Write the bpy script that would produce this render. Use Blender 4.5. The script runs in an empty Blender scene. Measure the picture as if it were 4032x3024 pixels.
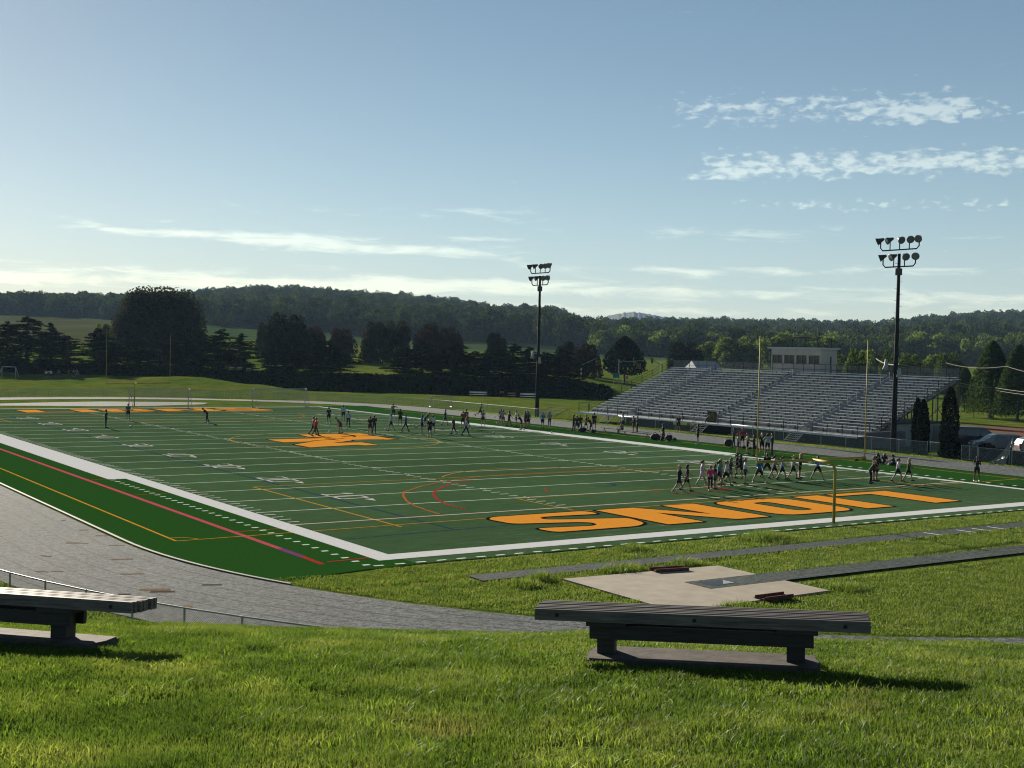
import bpy, bmesh, math, random
import numpy as np
from mathutils import Vector, Matrix

rnd = random.Random(7)
rng = np.random.default_rng(7)
sc = bpy.context.scene
COL = sc.collection
R = math.radians

# ------------------------------------------------------------------ camera
# Field coordinates: x across the pitch, y along it, metres; near left corner of the football field at 0,0,0
CAM = np.array([-23.88, -43.76, 8.28])
YAW, PITCH, ROLL = 0.59566, -0.02735, 0.02322
FPX, PW, PH = 4914.7, 4032, 3024
_f = np.array([math.sin(YAW) * math.cos(PITCH), math.cos(YAW) * math.cos(PITCH), math.sin(PITCH)])
_r = np.array([math.cos(YAW), -math.sin(YAW), 0.0])
_u = np.cross(_r, _f)
RT = math.cos(ROLL) * _r + math.sin(ROLL) * _u
UP = -math.sin(ROLL) * _r + math.cos(ROLL) * _u
FW = _f
cam = bpy.data.cameras.new('camera')
cam.lens = FPX / PW * 36.0
cam.sensor_width = 36.0
cam.clip_start = 0.1
cam.clip_end = 20000
camo = bpy.data.objects.new('camera', cam)
COL.objects.link(camo)
camo.matrix_world = Matrix(((RT[0], UP[0], -FW[0], CAM[0]), (RT[1], UP[1], -FW[1], CAM[1]), (RT[2], UP[2], -FW[2], CAM[2]), (0, 0, 0, 1)))
sc.camera = camo

# ------------------------------------------------------------------ light
SUN_AZ, SUN_EL = R(4.0), R(17.2)
SUN_DIR = Vector((math.sin(SUN_AZ) * math.cos(SUN_EL), math.cos(SUN_AZ) * math.cos(SUN_EL), math.sin(SUN_EL)))
sun = bpy.data.lights.new('sun', 'SUN')
sun.energy = 5.0
sun.angle = R(0.55)
sun.color = (1.0, 0.90, 0.74)
suno = bpy.data.objects.new('sun', sun)
COL.objects.link(suno)
suno.rotation_euler = SUN_DIR.to_track_quat('Z', 'Y').to_euler()
suno.location = (0, 0, 120)

sc.view_settings.view_transform = 'Standard'
sc.view_settings.look = 'None'
sc.view_settings.gamma = 1.0
sc.view_settings.use_curve_mapping = False
sc.view_settings.exposure = 1.25
sc.cycles.use_denoising = True
sc.cycles.filter_width = 1.1
sc.cycles.max_bounces = 6
sc.cycles.volume_bounces = 1
sc.cycles.transparent_max_bounces = 16

world = bpy.data.worlds.new("World")
sc.world = world
world.use_nodes = True
wt = world.node_tree
wt.nodes.clear()


class NT:
    """tiny helper for building node trees"""
    def __init__(s, tree): s.t = tree
    def n(s, typ, **kw):
        nd = s.t.nodes.new(typ)
        for k, v in kw.items():
            if k.startswith('i_'):
                nd.inputs[int(k[2:]) if k[2:].isdigit() else k[2:].replace('_', ' ')].default_value = v
            else:
                setattr(nd, k, v)
        return nd
    def l(s, a, b): s.t.links.new(a, b)
    def math(s, op, a, b=None, c=None, clamp=False):
        nd = s.t.nodes.new('ShaderNodeMath'); nd.operation = op; nd.use_clamp = clamp
        for i, v in enumerate((a, b, c)):
            if v is None: continue
            if isinstance(v, (int, float)): nd.inputs[i].default_value = v
            else: s.l(v, nd.inputs[i])
        return nd.outputs[0]
    def mix(s, f, a, b, blend='MIX'):
        nd = s.t.nodes.new('ShaderNodeMix'); nd.data_type = 'RGBA'; nd.blend_type = blend
        for k, v in ((0, f), (6, a), (7, b)):
            if isinstance(v, (int, float)): nd.inputs[k].default_value = v
            elif isinstance(v, (tuple, list)): nd.inputs[k].default_value = tuple(v) + ((1,) if len(v) == 3 else ())
            else: s.l(v, nd.inputs[k])
        return nd.outputs[2]
    def noise(s, vec, scale, detail=4, rough=0.55, dist=0.0):
        nd = s.n('ShaderNodeTexNoise'); nd.inputs['Scale'].default_value = scale
        nd.inputs['Detail'].default_value = detail; nd.inputs['Roughness'].default_value = rough
        nd.inputs['Distortion'].default_value = dist
        if vec is not None: s.l(vec, nd.inputs['Vector'])
        return nd.outputs[0]
    def ramp(s, fac, stops):
        nd = s.n('ShaderNodeValToRGB'); cr = nd.color_ramp
        while len(cr.elements) < len(stops): cr.elements.new(0.5)
        for e, (p, c) in zip(cr.elements, stops):
            e.position = p
            e.color = (c, c, c, 1) if isinstance(c, (int, float)) else tuple(c) + (1,)
        s.l(fac, nd.inputs[0])
        return nd.outputs[0]


def smooth(w, x, a, b):
    """0 at a, 1 at b, clamped"""
    nd = w.n('ShaderNodeMapRange'); nd.interpolation_type = 'SMOOTHSTEP'
    nd.inputs['From Min'].default_value = a; nd.inputs['From Max'].default_value = b
    nd.inputs['To Min'].default_value = 0.0; nd.inputs['To Max'].default_value = 1.0
    if b < a:
        nd.inputs['From Min'].default_value = b; nd.inputs['From Max'].default_value = a
        nd.inputs['To Min'].default_value = 1.0; nd.inputs['To Max'].default_value = 0.0
    w.l(x, nd.inputs['Value'])
    return nd.outputs[0]


SKY_STRENGTH = 0.05
def build_world():
    w = NT(wt)
    sky = w.n('ShaderNodeTexSky'); sky.sky_type = 'NISHITA'; sky.sun_disc = False
    sky.sun_elevation = SUN_EL; sky.sun_rotation = SUN_AZ
    sky.altitude = 100; sky.air_density = 1.0; sky.dust_density = 0.12; sky.ozone_density = 2.2
    tc = w.n('ShaderNodeTexCoord')
    sep = w.n('ShaderNodeSeparateXYZ'); w.l(tc.outputs['Generated'], sep.inputs[0])
    x, y, z = sep.outputs
    az = w.math('ARCTAN2', x, y)                       # compass bearing of the view direction, radians
    el = w.math('ARCSINE', z)
    # a flat cloud deck: directions projected on a horizontal layer
    zz = w.math('ADD', w.math('MAXIMUM', z, 0.0), 0.045)
    cx = w.math('DIVIDE', x, zz); cy = w.math('DIVIDE', y, zz)
    comb = w.n('ShaderNodeCombineXYZ'); w.l(cx, comb.inputs[0]); w.l(cy, comb.inputs[1])
    deck = comb.outputs[0]
    # small ripples (altocumulus) and long streaks
    ang = w.n('ShaderNodeCombineXYZ'); w.l(w.math('MULTIPLY', az, 16.0), ang.inputs[0]); w.l(w.math('MULTIPLY', el, 105.0), ang.inputs[1])
    streak = w.noise(ang.outputs[0], 1.0, 8, 0.68, 0.5)
    ang2 = w.n('ShaderNodeCombineXYZ'); w.l(w.math('MULTIPLY', az, 85.0), ang2.inputs[0]); w.l(w.math('MULTIPLY', el, 200.0), ang2.inputs[1])
    puff = w.noise(ang2.outputs[0], 1.0, 5, 0.55, 0.25)
    def box(a0, a1, e0, e1, fa, fe):
        m = w.math('MULTIPLY', smooth(w, az, a0 - fa, a0 + fa), smooth(w, az, a1 + fa, a1 - fa))
        return w.math('MULTIPLY', m, w.math('MULTIPLY', smooth(w, el, e0 - fe, e0 + fe), smooth(w, el, e1 + fe, e1 - fe)))
    def add(*v):
        o = v[0]
        for k in v[1:]: o = w.math('ADD', o, k)
        return o
    def sc_(v, k): return w.math('MULTIPLY', v, k)
    D = math.radians
    # coverage of the streaky low bands
    low = add(sc_(box(D(-30), D(30), 0.040, 0.050, .1, .005), 0.30), sc_(box(D(-30), D(40), 0.050, 0.060, .1, .006), 0.18), sc_(box(D(24), D(70), 0.042, 0.054, .12, .006), 0.26),
              sc_(box(D(14), D(27.5), 0.080, 0.088, .05, .004), 0.33), sc_(box(D(22), D(34.5), 0.073, 0.082, .06, .005), 0.31), sc_(box(D(31), D(36), 0.085, 0.090, .03, .003), 0.25),
              sc_(box(D(10), D(20), 0.090, 0.095, .05, .004), 0.16), sc_(box(D(20), D(36), 0.100, 0.114, .04, .004), 0.14), sc_(box(D(34), D(60), 0.062, 0.070, .1, .004), 0.24),
              sc_(box(D(34), D(46), 0.088, 0.098, .05, .004), 0.12), sc_(box(D(42), D(60), 0.086, 0.100, .05, .006), 0.10), sc_(box(D(30), D(60), 0.030, 0.038, .1, .004), 0.2))
    st = smooth(w, w.math('ADD', streak, low), 0.63, 0.93)
    # the broken puffy patches to the right
    pf = add(sc_(box(D(42.5), D(75), 0.138, 0.158, .02, .010), 0.34), sc_(box(D(41), D(54.5), 0.178, 0.202, .03, .012), 0.27),
             sc_(box(D(50), D(75), 0.176, 0.190, .04, .006), 0.16), sc_(box(D(43), D(60), 0.112, 0.122, .04, .004), 0.19),
             sc_(box(D(41), D(44.5), 0.136, 0.142, .02, .003), 0.16))
    pm = smooth(w, w.math('ADD', puff, pf), 0.68, 0.92)
    cover = w.math('MAXIMUM', w.math('MULTIPLY', st, 0.85), w.math('MULTIPLY', pm, 1.0))
    gm = w.n('ShaderNodeGamma'); gm.inputs[1].default_value = 0.62      # evens out the glare round the sun
    w.l(sky.outputs[0], gm.inputs[0])
    skyc = w.mix(1.0, gm.outputs[0], (1.80, 1.86, 1.88), 'MULTIPLY')
    hs = w.n('ShaderNodeHueSaturation'); hs.inputs['Saturation'].default_value = 1.22; hs.inputs['Value'].default_value = 1.0
    w.l(skyc, hs.inputs['Color'])
    # clouds are lit from the sun side, so they brighten with the sky behind them
    cl = w.mix(1.0, hs.outputs[0], (1.75, 1.5, 1.2), 'ADD')
    cl = w.mix(1.0, cl, (1.35, 1.28, 1.15), 'MULTIPLY')
    colr = w.mix(cover, hs.outputs[0], cl)
    # the sky deepens towards the zenith, out of the sun's glow
    deep = w.math('ADD', w.math('ADD', w.math('MULTIPLY', smooth(w, el, 1.0, 0.30), 0.48), w.math('MULTIPLY', smooth(w, el, 0.33, -0.02), 0.22)), 0.20)
    dc = w.n('ShaderNodeCombineXYZ'); [w.l(deep, dc.inputs[i]) for i in range(3)]
    colr = w.mix(1.0, colr, dc.outputs[0], 'MULTIPLY')
    bg = w.n('ShaderNodeBackground'); bg.inputs['Strength'].default_value = SKY_STRENGTH
    w.l(colr, bg.inputs['Color'])
    out = w.n('ShaderNodeOutputWorld'); w.l(bg.outputs[0], out.inputs['Surface'])
build_world()

# ------------------------------------------------------------------ calibration helpers (photo pixel -> place on the ground)
def ray(u, v):
    return RT * ((u - PW / 2) / FPX) - UP * ((v - PH / 2) / FPX) + FW
def gz(u, v, z=0.0):
    d = ray(u, v); return CAM + d * ((z - CAM[2]) / d[2])
def at_d(u, v, dist):
    return CAM + ray(u, v) * dist
def at_x(u, v, x):
    d = ray(u, v); return CAM + d * ((x - CAM[0]) / d[0])
def ud(x, y):
    """ground position -> (photo column of its direction, depth along the view)"""
    q0 = (x - CAM[0]) * RT[0] + (y - CAM[1]) * RT[1]
    q2 = (x - CAM[0]) * FW[0] + (y - CAM[1]) * FW[1]
    q2s = np.where(q2 > 1e-3, q2, 1e-3)
    return PW / 2 + FPX * q0 / q2s, q2
def horizon(u): return 1377.3 + (u - 2016) * 0.02322

# ------------------------------------------------------------------ materials
MATS = {}
def mat(name, color, rough=0.7, metal=0.0, noise=None, bump=0.0, spec=0.25, trans=0.0, nscale=None, coord='Object'):
    """procedural material: base colour varied by noise (amount, scale), optional bump / translucency"""
    if name in MATS: return MATS[name]
    m = bpy.data.materials.new(name); m.use_nodes = True
    t = NT(m.node_tree); b = m.node_tree.nodes['Principled BSDF']
    b.inputs['Roughness'].default_value = rough; b.inputs['Metallic'].default_value = metal
    b.inputs['Specular IOR Level'].default_value = spec
    b.inputs['Base Color'].default_value = tuple(color) + (1,)
    if noise:
        amt, scale = noise
        tc = t.n('ShaderNodeTexCoord')
        f = t.noise(tc.outputs[coord], scale, 5, 0.6)
        lo = tuple(max(0, c * (1 - amt)) for c in color); hi = tuple(min(1, c * (1 + amt)) for c in color)
        c = t.ramp(f, [(0.3, lo), (0.7, hi)])
        t.l(c, b.inputs['Base Color'])
        if bump:
            bp = t.n('ShaderNodeBump'); bp.inputs['Strength'].default_value = bump; bp.inputs['Distance'].default_value = 0.02
            t.l(f, bp.inputs['Height']); t.l(bp.outputs[0], b.inputs['Normal'])
    if trans:
        out = m.node_tree.nodes['Material Output']
        tr = t.n('ShaderNodeBsdfTranslucent'); tr.inputs[0].default_value = tuple(min(1, c * 1.5) for c in color) + (1,)
        mx = t.n('ShaderNodeMixShader'); mx.inputs[0].default_value = trans
        if noise: t.l(c, tr.inputs[0])
        t.l(b.outputs[0], mx.inputs[1]); t.l(tr.outputs[0], mx.inputs[2]); t.l(mx.outputs[0], out.inputs['Surface'])
    MATS[name] = m
    return m


# ------------------------------------------------------------------ mesh builder
class MB:
    def __init__(s): s.v = []; s.f = []; s.mi = []
    def poly(s, pts, mi=0):
        k = len(s.v); s.v += [tuple(p) for p in pts]; s.f.append(tuple(range(k, k + len(pts)))); s.mi.append(mi)
    def box(s, c, size, rot=0.0, mi=0, M=None):
        hx, hy, hz = size[0] / 2, size[1] / 2, size[2] / 2
        k = len(s.v); cr, sr = math.cos(rot), math.sin(rot)
        for dz in (-hz, hz):
            for dx, dy in ((-hx, -hy), (hx, -hy), (hx, hy), (-hx, hy)):
                p = (c[0] + dx * cr - dy * sr, c[1] + dx * sr + dy * cr, c[2] + dz)
                s.v.append(tuple(M @ Vector(p)) if M else p)
        for f in ((0, 3, 2, 1), (4, 5, 6, 7), (0, 1, 5, 4), (1, 2, 6, 5), (2, 3, 7, 6), (3, 0, 4, 7)):
            s.f.append(tuple(k + i for i in f)); s.mi.append(mi)
    def tube(s, p0, p1, r0, r1=None, n=8, mi=0, caps=True):
        s.path([p0, p1], [r0, r0 if r1 is None else r1], n, mi, caps)
    def path(s, pts, rad, n=8, mi=0, caps=True):
        pts = [Vector(p) for p in pts]
        if isinstance(rad, (int, float)): rad = [rad] * len(pts)
        k0 = len(s.v); ref = None
        for i, p in enumerate(pts):
            a = pts[max(0, i - 1)]; b = pts[min(len(pts) - 1, i + 1)]
            d = (b - a).normalized()
            if ref is None: ref = Vector((0, 0, 1)) if abs(d.z) < 0.9 else Vector((1, 0, 0))
            e1 = d.cross(ref).normalized(); e2 = d.cross(e1); ref = -e2 if False else ref
            for j in range(n):
                t = 2 * math.pi * j / n
                s.v.append(tuple(p + (e1 * math.cos(t) + e2 * math.sin(t)) * rad[i]))
        for i in range(len(pts) - 1):
            for j in range(n):
                a = k0 + i * n + j; b = k0 + i * n + (j + 1) % n
                s.f.append((a, b, b + n, a + n)); s.mi.append(mi)
        if caps:
            s.f.append(tuple(k0 + j for j in range(n))[::-1]); s.mi.append(mi)
            s.f.append(tuple(k0 + (len(pts) - 1) * n + j for j in range(n))); s.mi.append(mi)
    def ball(s, c, r, seg=10, rings=6, sq=(1, 1, 1), mi=0):
        k = len(s.v)
        for i in range(rings + 1):
            ph = math.pi * i / rings
            for j in range(seg):
                t = 2 * math.pi * j / seg
                s.v.append((c[0] + r * sq[0] * math.sin(ph) * math.cos(t), c[1] + r * sq[1] * math.sin(ph) * math.sin(t), c[2] + r * sq[2] * math.cos(ph)))
        for i in range(rings):
            for j in range(seg):
                a = k + i * seg + j; b = k + i * seg + (j + 1) % seg
                s.f.append((a, a + seg, b + seg, b)); s.mi.append(mi)
    def prism(s, poly, z0, z1, mi=0):
        n = len(poly); k = len(s.v)
        s.v += [(p[0], p[1], z0) for p in poly] + [(p[0], p[1], z1) for p in poly]
        s.f.append(tuple(range(k, k + n))[::-1]); s.f.append(tuple(range(k + n, k + 2 * n))); s.mi += [mi, mi]
        for i in range(n):
            s.f.append((k + i, k + (i + 1) % n, k + n + (i + 1) % n, k + n + i)); s.mi.append(mi)
    def mesh(s, name, mats):
        me = bpy.data.meshes.new(name); me.from_pydata(s.v, [], s.f)
        for m in (mats if isinstance(mats, (list, tuple)) else [mats]): me.materials.append(m)
        if any(s.mi): me.polygons.foreach_set('material_index', s.mi)
        me.update()
        return me
    def build(s, name, mats, parent=None, smooth_=False, loc=None):
        me = s.mesh(name, mats)
        if smooth_: me.polygons.foreach_set('use_smooth', [True] * len(me.polygons))
        return link(name, me, parent, loc)

def link(name, data, parent=None, loc=None):
    o = bpy.data.objects.new(name, data); COL.objects.link(o)
    if parent is not None: o.parent = parent
    if loc is not None: o.location = loc
    return o
def npmesh(name, V, F, mats, mi=None, smooth_=False):
    """fast mesh from numpy arrays; F is (n,4) or (n,3)"""
    me = bpy.data.meshes.new(name)
    V = np.asarray(V, np.float32); F = np.asarray(F, np.int32); k = F.shape[1]
    me.vertices.add(len(V)); me.vertices.foreach_set('co', V.ravel())
    me.loops.add(F.size); me.loops.foreach_set('vertex_index', F.ravel())
    me.polygons.add(len(F)); me.polygons.foreach_set('loop_start', np.arange(0, F.size, k, dtype=np.int32))
    me.polygons.foreach_set('loop_total', np.full(len(F), k, np.int32))
    for m in (mats if isinstance(mats, (list, tuple)) else [mats]): me.materials.append(m)
    if mi is not None: me.polygons.foreach_set('material_index', np.asarray(mi, np.int32))
    if smooth_: me.polygons.foreach_set('use_smooth', np.ones(len(F), bool))
    me.update(calc_edges=True)
    return me
def tag(o, label, cat, group=None, kind=None):
    o['label'] = label; o['category'] = cat
    if group: o['group'] = group
    if kind: o['kind'] = kind
    return o
def structure(o): o['kind'] = 'structure'; return o
def empty(name, loc=(0, 0, 0), rz=0.0):
    o = bpy.data.objects.new(name, None); COL.objects.link(o); o.location = loc; o.rotation_euler = (0, 0, rz); o.empty_display_size = 0.2
    return o
def kids(o): return [c for c in bpy.data.objects if c.parent == o]
def copy_tree(o, parent=None, children=None):
    c = o.copy(); COL.objects.link(c)
    if parent is not None: c.parent = parent
    for ch in list(o.children): copy_tree(ch, c)
    return c

# =================================================================== TERRAIN
CX, CY, RIN, ROUT, RFENCE = 24.384, 7.7, 32.5, 38.9, 41.0     # near bend of the running track
CYF = 102.0                                                   # far bend
PROF_R = np.array([0, 42.0, 44.0, 56.5, 58.5, 61.4, 65.0, 70.6, 80, 110, 400])
PROF_Z = np.array([0, 0.0, 0.35, 5.05, 5.45, 5.80, 6.26, 6.66, 7.2, 8.0, 9.0])

def sstep(x, a, b):
    t = np.clip((x - a) / (b - a), 0, 1); return t * t * (3 - 2 * t)
NEAR_D = np.array([-60, -10, 0, 5.2, 9.8, 11.5, 12.8, 14.0, 16, 20, 40.])
NEAR_Z = np.array([8.6, 7.4, 6.72, 6.36, 5.86, 5.63, 5.39, 5.08, 4.4, 3.0, -4.])
def bank_z(x, y):
    """the grass bank at the near end: a shelf that falls away from the viewer, then drops to the track"""
    r = np.where(y < CY, np.hypot(x - CX, y - CY), np.abs(x - CX))
    ph = np.degrees(np.arctan2(x - CX, -(y - CY)))            # 0 straight behind the near end, -90 left of the pitch
    m = (1 - sstep(ph, 20, 70)) * np.where(y > CY, 1 - sstep(y, 40, 110), 1.0) * np.where(x < CX, 1, np.where(y < CY, 1, 0))
    d = (x - CAM[0]) * FW[0] + (y - CAM[1]) * FW[1]
    zn = sum(np.interp(d + k, NEAR_D, NEAR_Z) for k in (-.9, -.45, 0, .45, .9)) / 5
    zn = np.where(y > 0, np.maximum(zn, 4.5), zn)
    zr = np.maximum(0, .46 * (r - 42.6))
    k = .35; h = np.clip(.5 + .5 * (zr - zn) / k, 0, 1)
    z = zr * (1 - h) + zn * h - k * h * (1 - h)
    return np.maximum(0, z) * m

RIDGE_U = np.array([-1500, -600, 0, 270, 500, 700, 800, 950, 1100, 1250, 1400, 1600, 1750, 1850, 1950, 2000, 2150, 2250, 2350, 2450, 2600, 2800, 3000, 3300, 3500, 3600, 3750, 3900, 4032, 4600, 5600])
RIDGE_V = np.array([1190, 1180, 1168, 1158, 1160, 1152, 1135, 1128, 1122, 1130, 1140, 1155, 1168, 1188, 1208, 1200, 1200, 1235, 1262, 1262, 1250, 1252, 1258, 1262, 1260, 1248, 1232, 1222, 1224, 1230, 1240])
DRIDGE_U = np.array([-1500, 1100, 1900, 2350, 2800, 3500, 4032, 5600]); DRIDGE = np.array([1600, 1550, 1500, 1700, 1800, 1700, 1550, 1500])
TREE_H = 17.0
def ridge(u):
    d = np.interp(u, DRIDGE_U, DRIDGE)
    return d, CAM[2] + (horizon(u) - np.interp(u, RIDGE_U, RIDGE_V)) / FPX * d - TREE_H
# ground profiles: photo column -> list of (depth along the view, height)
CTRL = [
    (-2500, [(170, 0), (240, .5), (256, 1.0), (259, 1.1), (263, 2.6), (300, 3.4), (450, 7), (900, 24)]),
    (0,     [(180, 0), (238, .5), (254, 1.0), (258, 1.1), (262, 2.5), (300, 3.4), (450, 7), (900, 25)]),
    (420,   [(182, 0), (220, .7), (240, 1.3), (250, 1.4), (255, 2.7), (300, 3.6), (450, 8), (850, 22)]),
    (760,   [(185, 0), (205, .8), (230, 2.0), (240, 1.5), (249, 2.8), (300, 3.7), (450, 8), (800, 20)]),
    (1000,  [(184, 0), (196, .4), (217, 1.35), (228, .6), (240, 2.7), (300, 3.8), (450, 8), (760, 17)]),
    (1250,  [(184, 0), (195, .15), (212, .25), (226, 0), (235, 2.7), (300, 3.8), (420, 6), (700, 14)]),
    (1450,  [(184, 0), (195, 0), (212, 0), (227, 0), (235, 2.7), (300, 3.8), (420, 5.8), (700, 13)]),
    (1900,  [(184, 0), (195, 0), (212, 0), (222, 0), (229, 2.7), (300, 3.6), (420, 5), (650, 10)]),
    (2250,  [(184, 0), (195, 0), (212, 0), (219, 0), (226, 2.7), (300, 3.2), (420, 3.6), (600, 7)]),
    (2420,  [(184, 0), (195, 0), (212, 0), (219, 0), (229, 1.6), (300, 2.6), (420, 3.6), (650, 7)]),
    (2700,  [(150, 0), (195, 0), (212, 0), (222, 0.2), (240, 0.6), (300, 1.8), (420, 4.2), (700, 7.5)]),
    (3200,  [(150, 0), (195, 0), (212, 0.1), (222, 0.3), (240, 0.5), (300, 1.5), (420, 3.6), (700, 7.5)]),
    (4032,  [(150, 0), (195, .3), (212, 0.5), (222, 0.6), (240, 0.9), (300, 2.0), (420, 4), (650, 8)]),
    (6500,  [(150, 0), (195, .3), (212, 0.5), (222, 0.6), (240, 0.9), (300, 2.0), (420, 4), (650, 9)]),
]
def far_z(u, d):
    us = np.array([c[0] for c in CTRL], float)
    k = np.clip(np.searchsorted(us, u) - 1, 0, len(us) - 2)
    t = np.clip((u - us[k]) / (us[k + 1] - us[k]), 0, 1); t = t * t * (3 - 2 * t)
    # interpolate break points first so the bank stays a clean slope between columns
    DD = np.array([[p[0] for p in c[1]] for c in CTRL], float); ZZ = np.array([[p[1] for p in c[1]] for c in CTRL], float)
    D = DD[k] * (1 - t)[:, None] + DD[k + 1] * t[:, None]; Z = ZZ[k] * (1 - t)[:, None] + ZZ[k + 1] * t[:, None]
    rd, rz = ridge(u)
    D = np.concatenate([D, rd[:, None], (rd + 900)[:, None], np.full((len(u), 1), 9000.)], 1)
    Z = np.concatenate([Z, rz[:, None], (rz * 0.75)[:, None], (rz * 0.4)[:, None]], 1)
    out = np.zeros(len(u)); out[d <= D[:, 0]] = 0
    for i in range(D.shape[1] - 1):
        m = (d > D[:, i]) & (d <= D[:, i + 1])
        f = (d[m] - D[m, i]) / (D[m, i + 1] - D[m, i])
        out[m] = Z[m, i] * (1 - f) + Z[m, i + 1] * f
    return out
def ground_z(x, y):
    x = np.atleast_1d(np.asarray(x, float)); y = np.atleast_1d(np.asarray(y, float))
    u, d = ud(x, y)
    far = np.where((d > 140), 1, 0)
    z = bank_z(x, y)
    fz = far_z(np.clip(np.where(d > 5, u, 0), -2500, 6500), np.maximum(d, 1))
    rough = 0.0
    return np.where(far > 0, np.maximum(z * 0 + fz, 0), z)
def gh(x, y): return float(ground_z(x, y)[0])

GRASS_SETTLE = 0.03
def terrain():
    th = np.concatenate([np.arange(-180, -42, 4.0), np.arange(-42, 42, 0.22), np.arange(42, 180, 4.0)])
    r = [0.25]
    while r[-1] < 9000: r.append(r[-1] * (1.016 if 3 < r[-1] < 320 else 1.05) + 0.01)
    r = np.array(r); T, RR = np.meshgrid(np.radians(th) + YAW, r)
    X = CAM[0] + RR * np.sin(T); Y = CAM[1] + RR * np.cos(T)
    Z = ground_z(X.ravel(), Y.ravel()).reshape(X.shape) - GRASS_SETTLE
    # gentle unevenness of the ground away from the pitch
    n1 = np.sin(X * .31 + 1.3) * np.sin(Y * .27 + .4) + np.sin(X * .13 - Y * .17)
    off = np.hypot(np.maximum(0, np.abs(X - CX) - 41), np.maximum(0, np.maximum(CY - 10 - Y, Y - CYF - 8)))
    Z += 0.03 * n1 * sstep(off, 8, 30) * (Z > .3)
    nr, nt = X.shape
    V = np.stack([X.ravel(), Y.ravel(), Z.ravel()], 1)
    i, j = np.meshgrid(np.arange(nr - 1), np.arange(nt), indexing='ij'); j2 = (j + 1) % nt
    F = np.stack([i * nt + j, i * nt + j2, (i + 1) * nt + j2, (i + 1) * nt + j], -1).reshape(-1, 4)
    F = F[:, ::-1]
    c = V[F].mean(1); u, d = ud(c[:, 0], c[:, 1])
    z = c[:, 2]
    mi = np.zeros(len(F), int)
    far = (d > 140)
    # dark ivy bank under the trees
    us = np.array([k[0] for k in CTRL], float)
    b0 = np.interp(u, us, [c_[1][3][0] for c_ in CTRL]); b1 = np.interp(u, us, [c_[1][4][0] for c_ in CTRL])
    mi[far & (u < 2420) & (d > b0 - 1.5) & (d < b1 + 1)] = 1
    mi[far & (u < 2420) & (d >= b1 + 1) & (d < b1 + 9)] = 3                       # road on the bank
    mi[far & (d > 420) & (u < 700)] = 2                                          # crop field on the slope
    mi[far & (d > 520) & (u >= 700)] = 4
    dr = np.interp(u, DRIDGE_U, DRIDGE)
    mi[far & (d > 880) & (u < 700)] = 5
    mi[far & (d > np.interp(u, [700, 1500, 2300, 2700, 4032], [800, 690, 640, 640, 600])) & (u >= 700)] = 5
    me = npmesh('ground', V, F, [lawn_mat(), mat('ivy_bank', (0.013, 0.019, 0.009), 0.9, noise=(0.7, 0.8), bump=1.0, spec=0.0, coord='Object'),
                                 mat('crop_field', (0.060, 0.068, 0.028), 0.95, noise=(0.25, 0.02), spec=0.0), mat('road_far', (0.10, 0.098, 0.095), 0.9, noise=(0.2, 0.4), spec=0.0),
                                 mat('meadow', (0.038, 0.066, 0.024), 0.95, noise=(0.35, 0.03), spec=0.0), mat('forest_floor', (0.014, 0.024, 0.010), 0.95, noise=(0.5, 0.06), spec=0.0)], mi, True)
    return structure(link('ground', me))

def lawn_mat():
    m = bpy.data.materials.new('lawn'); m.use_nodes = True; MATS['lawn'] = m
    t = NT(m.node_tree); b = m.node_tree.nodes['Principled BSDF']; b.inputs['Roughness'].default_value = 0.95; b.inputs['Specular IOR Level'].default_value = 0.0
    tc = t.n('ShaderNodeTexCoord'); p = tc.outputs['Object']
    n1 = t.noise(p, 0.35, 5, 0.65); n2 = t.noise(p, 3.2, 5, 0.7); n3 = t.noise(p, 0.07, 3, 0.5)
    c1 = t.ramp(n1, [(0.30, (0.055, 0.076, 0.018)), (0.52, (0.085, 0.125, 0.025)), (0.72, (0.135, 0.152, 0.042))])
    c2 = t.ramp(n2, [(0.30, 0.55), (0.70, 1.25)])
    c = t.mix(0.85, c1, c2, 'MULTIPLY')
    c3 = t.ramp(n3, [(0.35, (0.85, 1.0, 0.8)), (0.65, (1.3, 1.12, 1.0))])
    c = t.mix(1.0, c, c3, 'MULTIPLY')
    t.l(c, b.inputs['Base Color'])
    bp = t.n('ShaderNodeBump'); bp.inputs['Strength'].default_value = 0.9; bp.inputs['Distance'].default_value = 0.12
    h = t.math('ADD', n2, t.math('MULTIPLY', t.noise(p, 9.0, 3, 0.6), 0.5)); t.l(h, bp.inputs['Height']); t.l(bp.outputs[0], b.inputs['Normal'])
    return m

ground = terrain()

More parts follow.
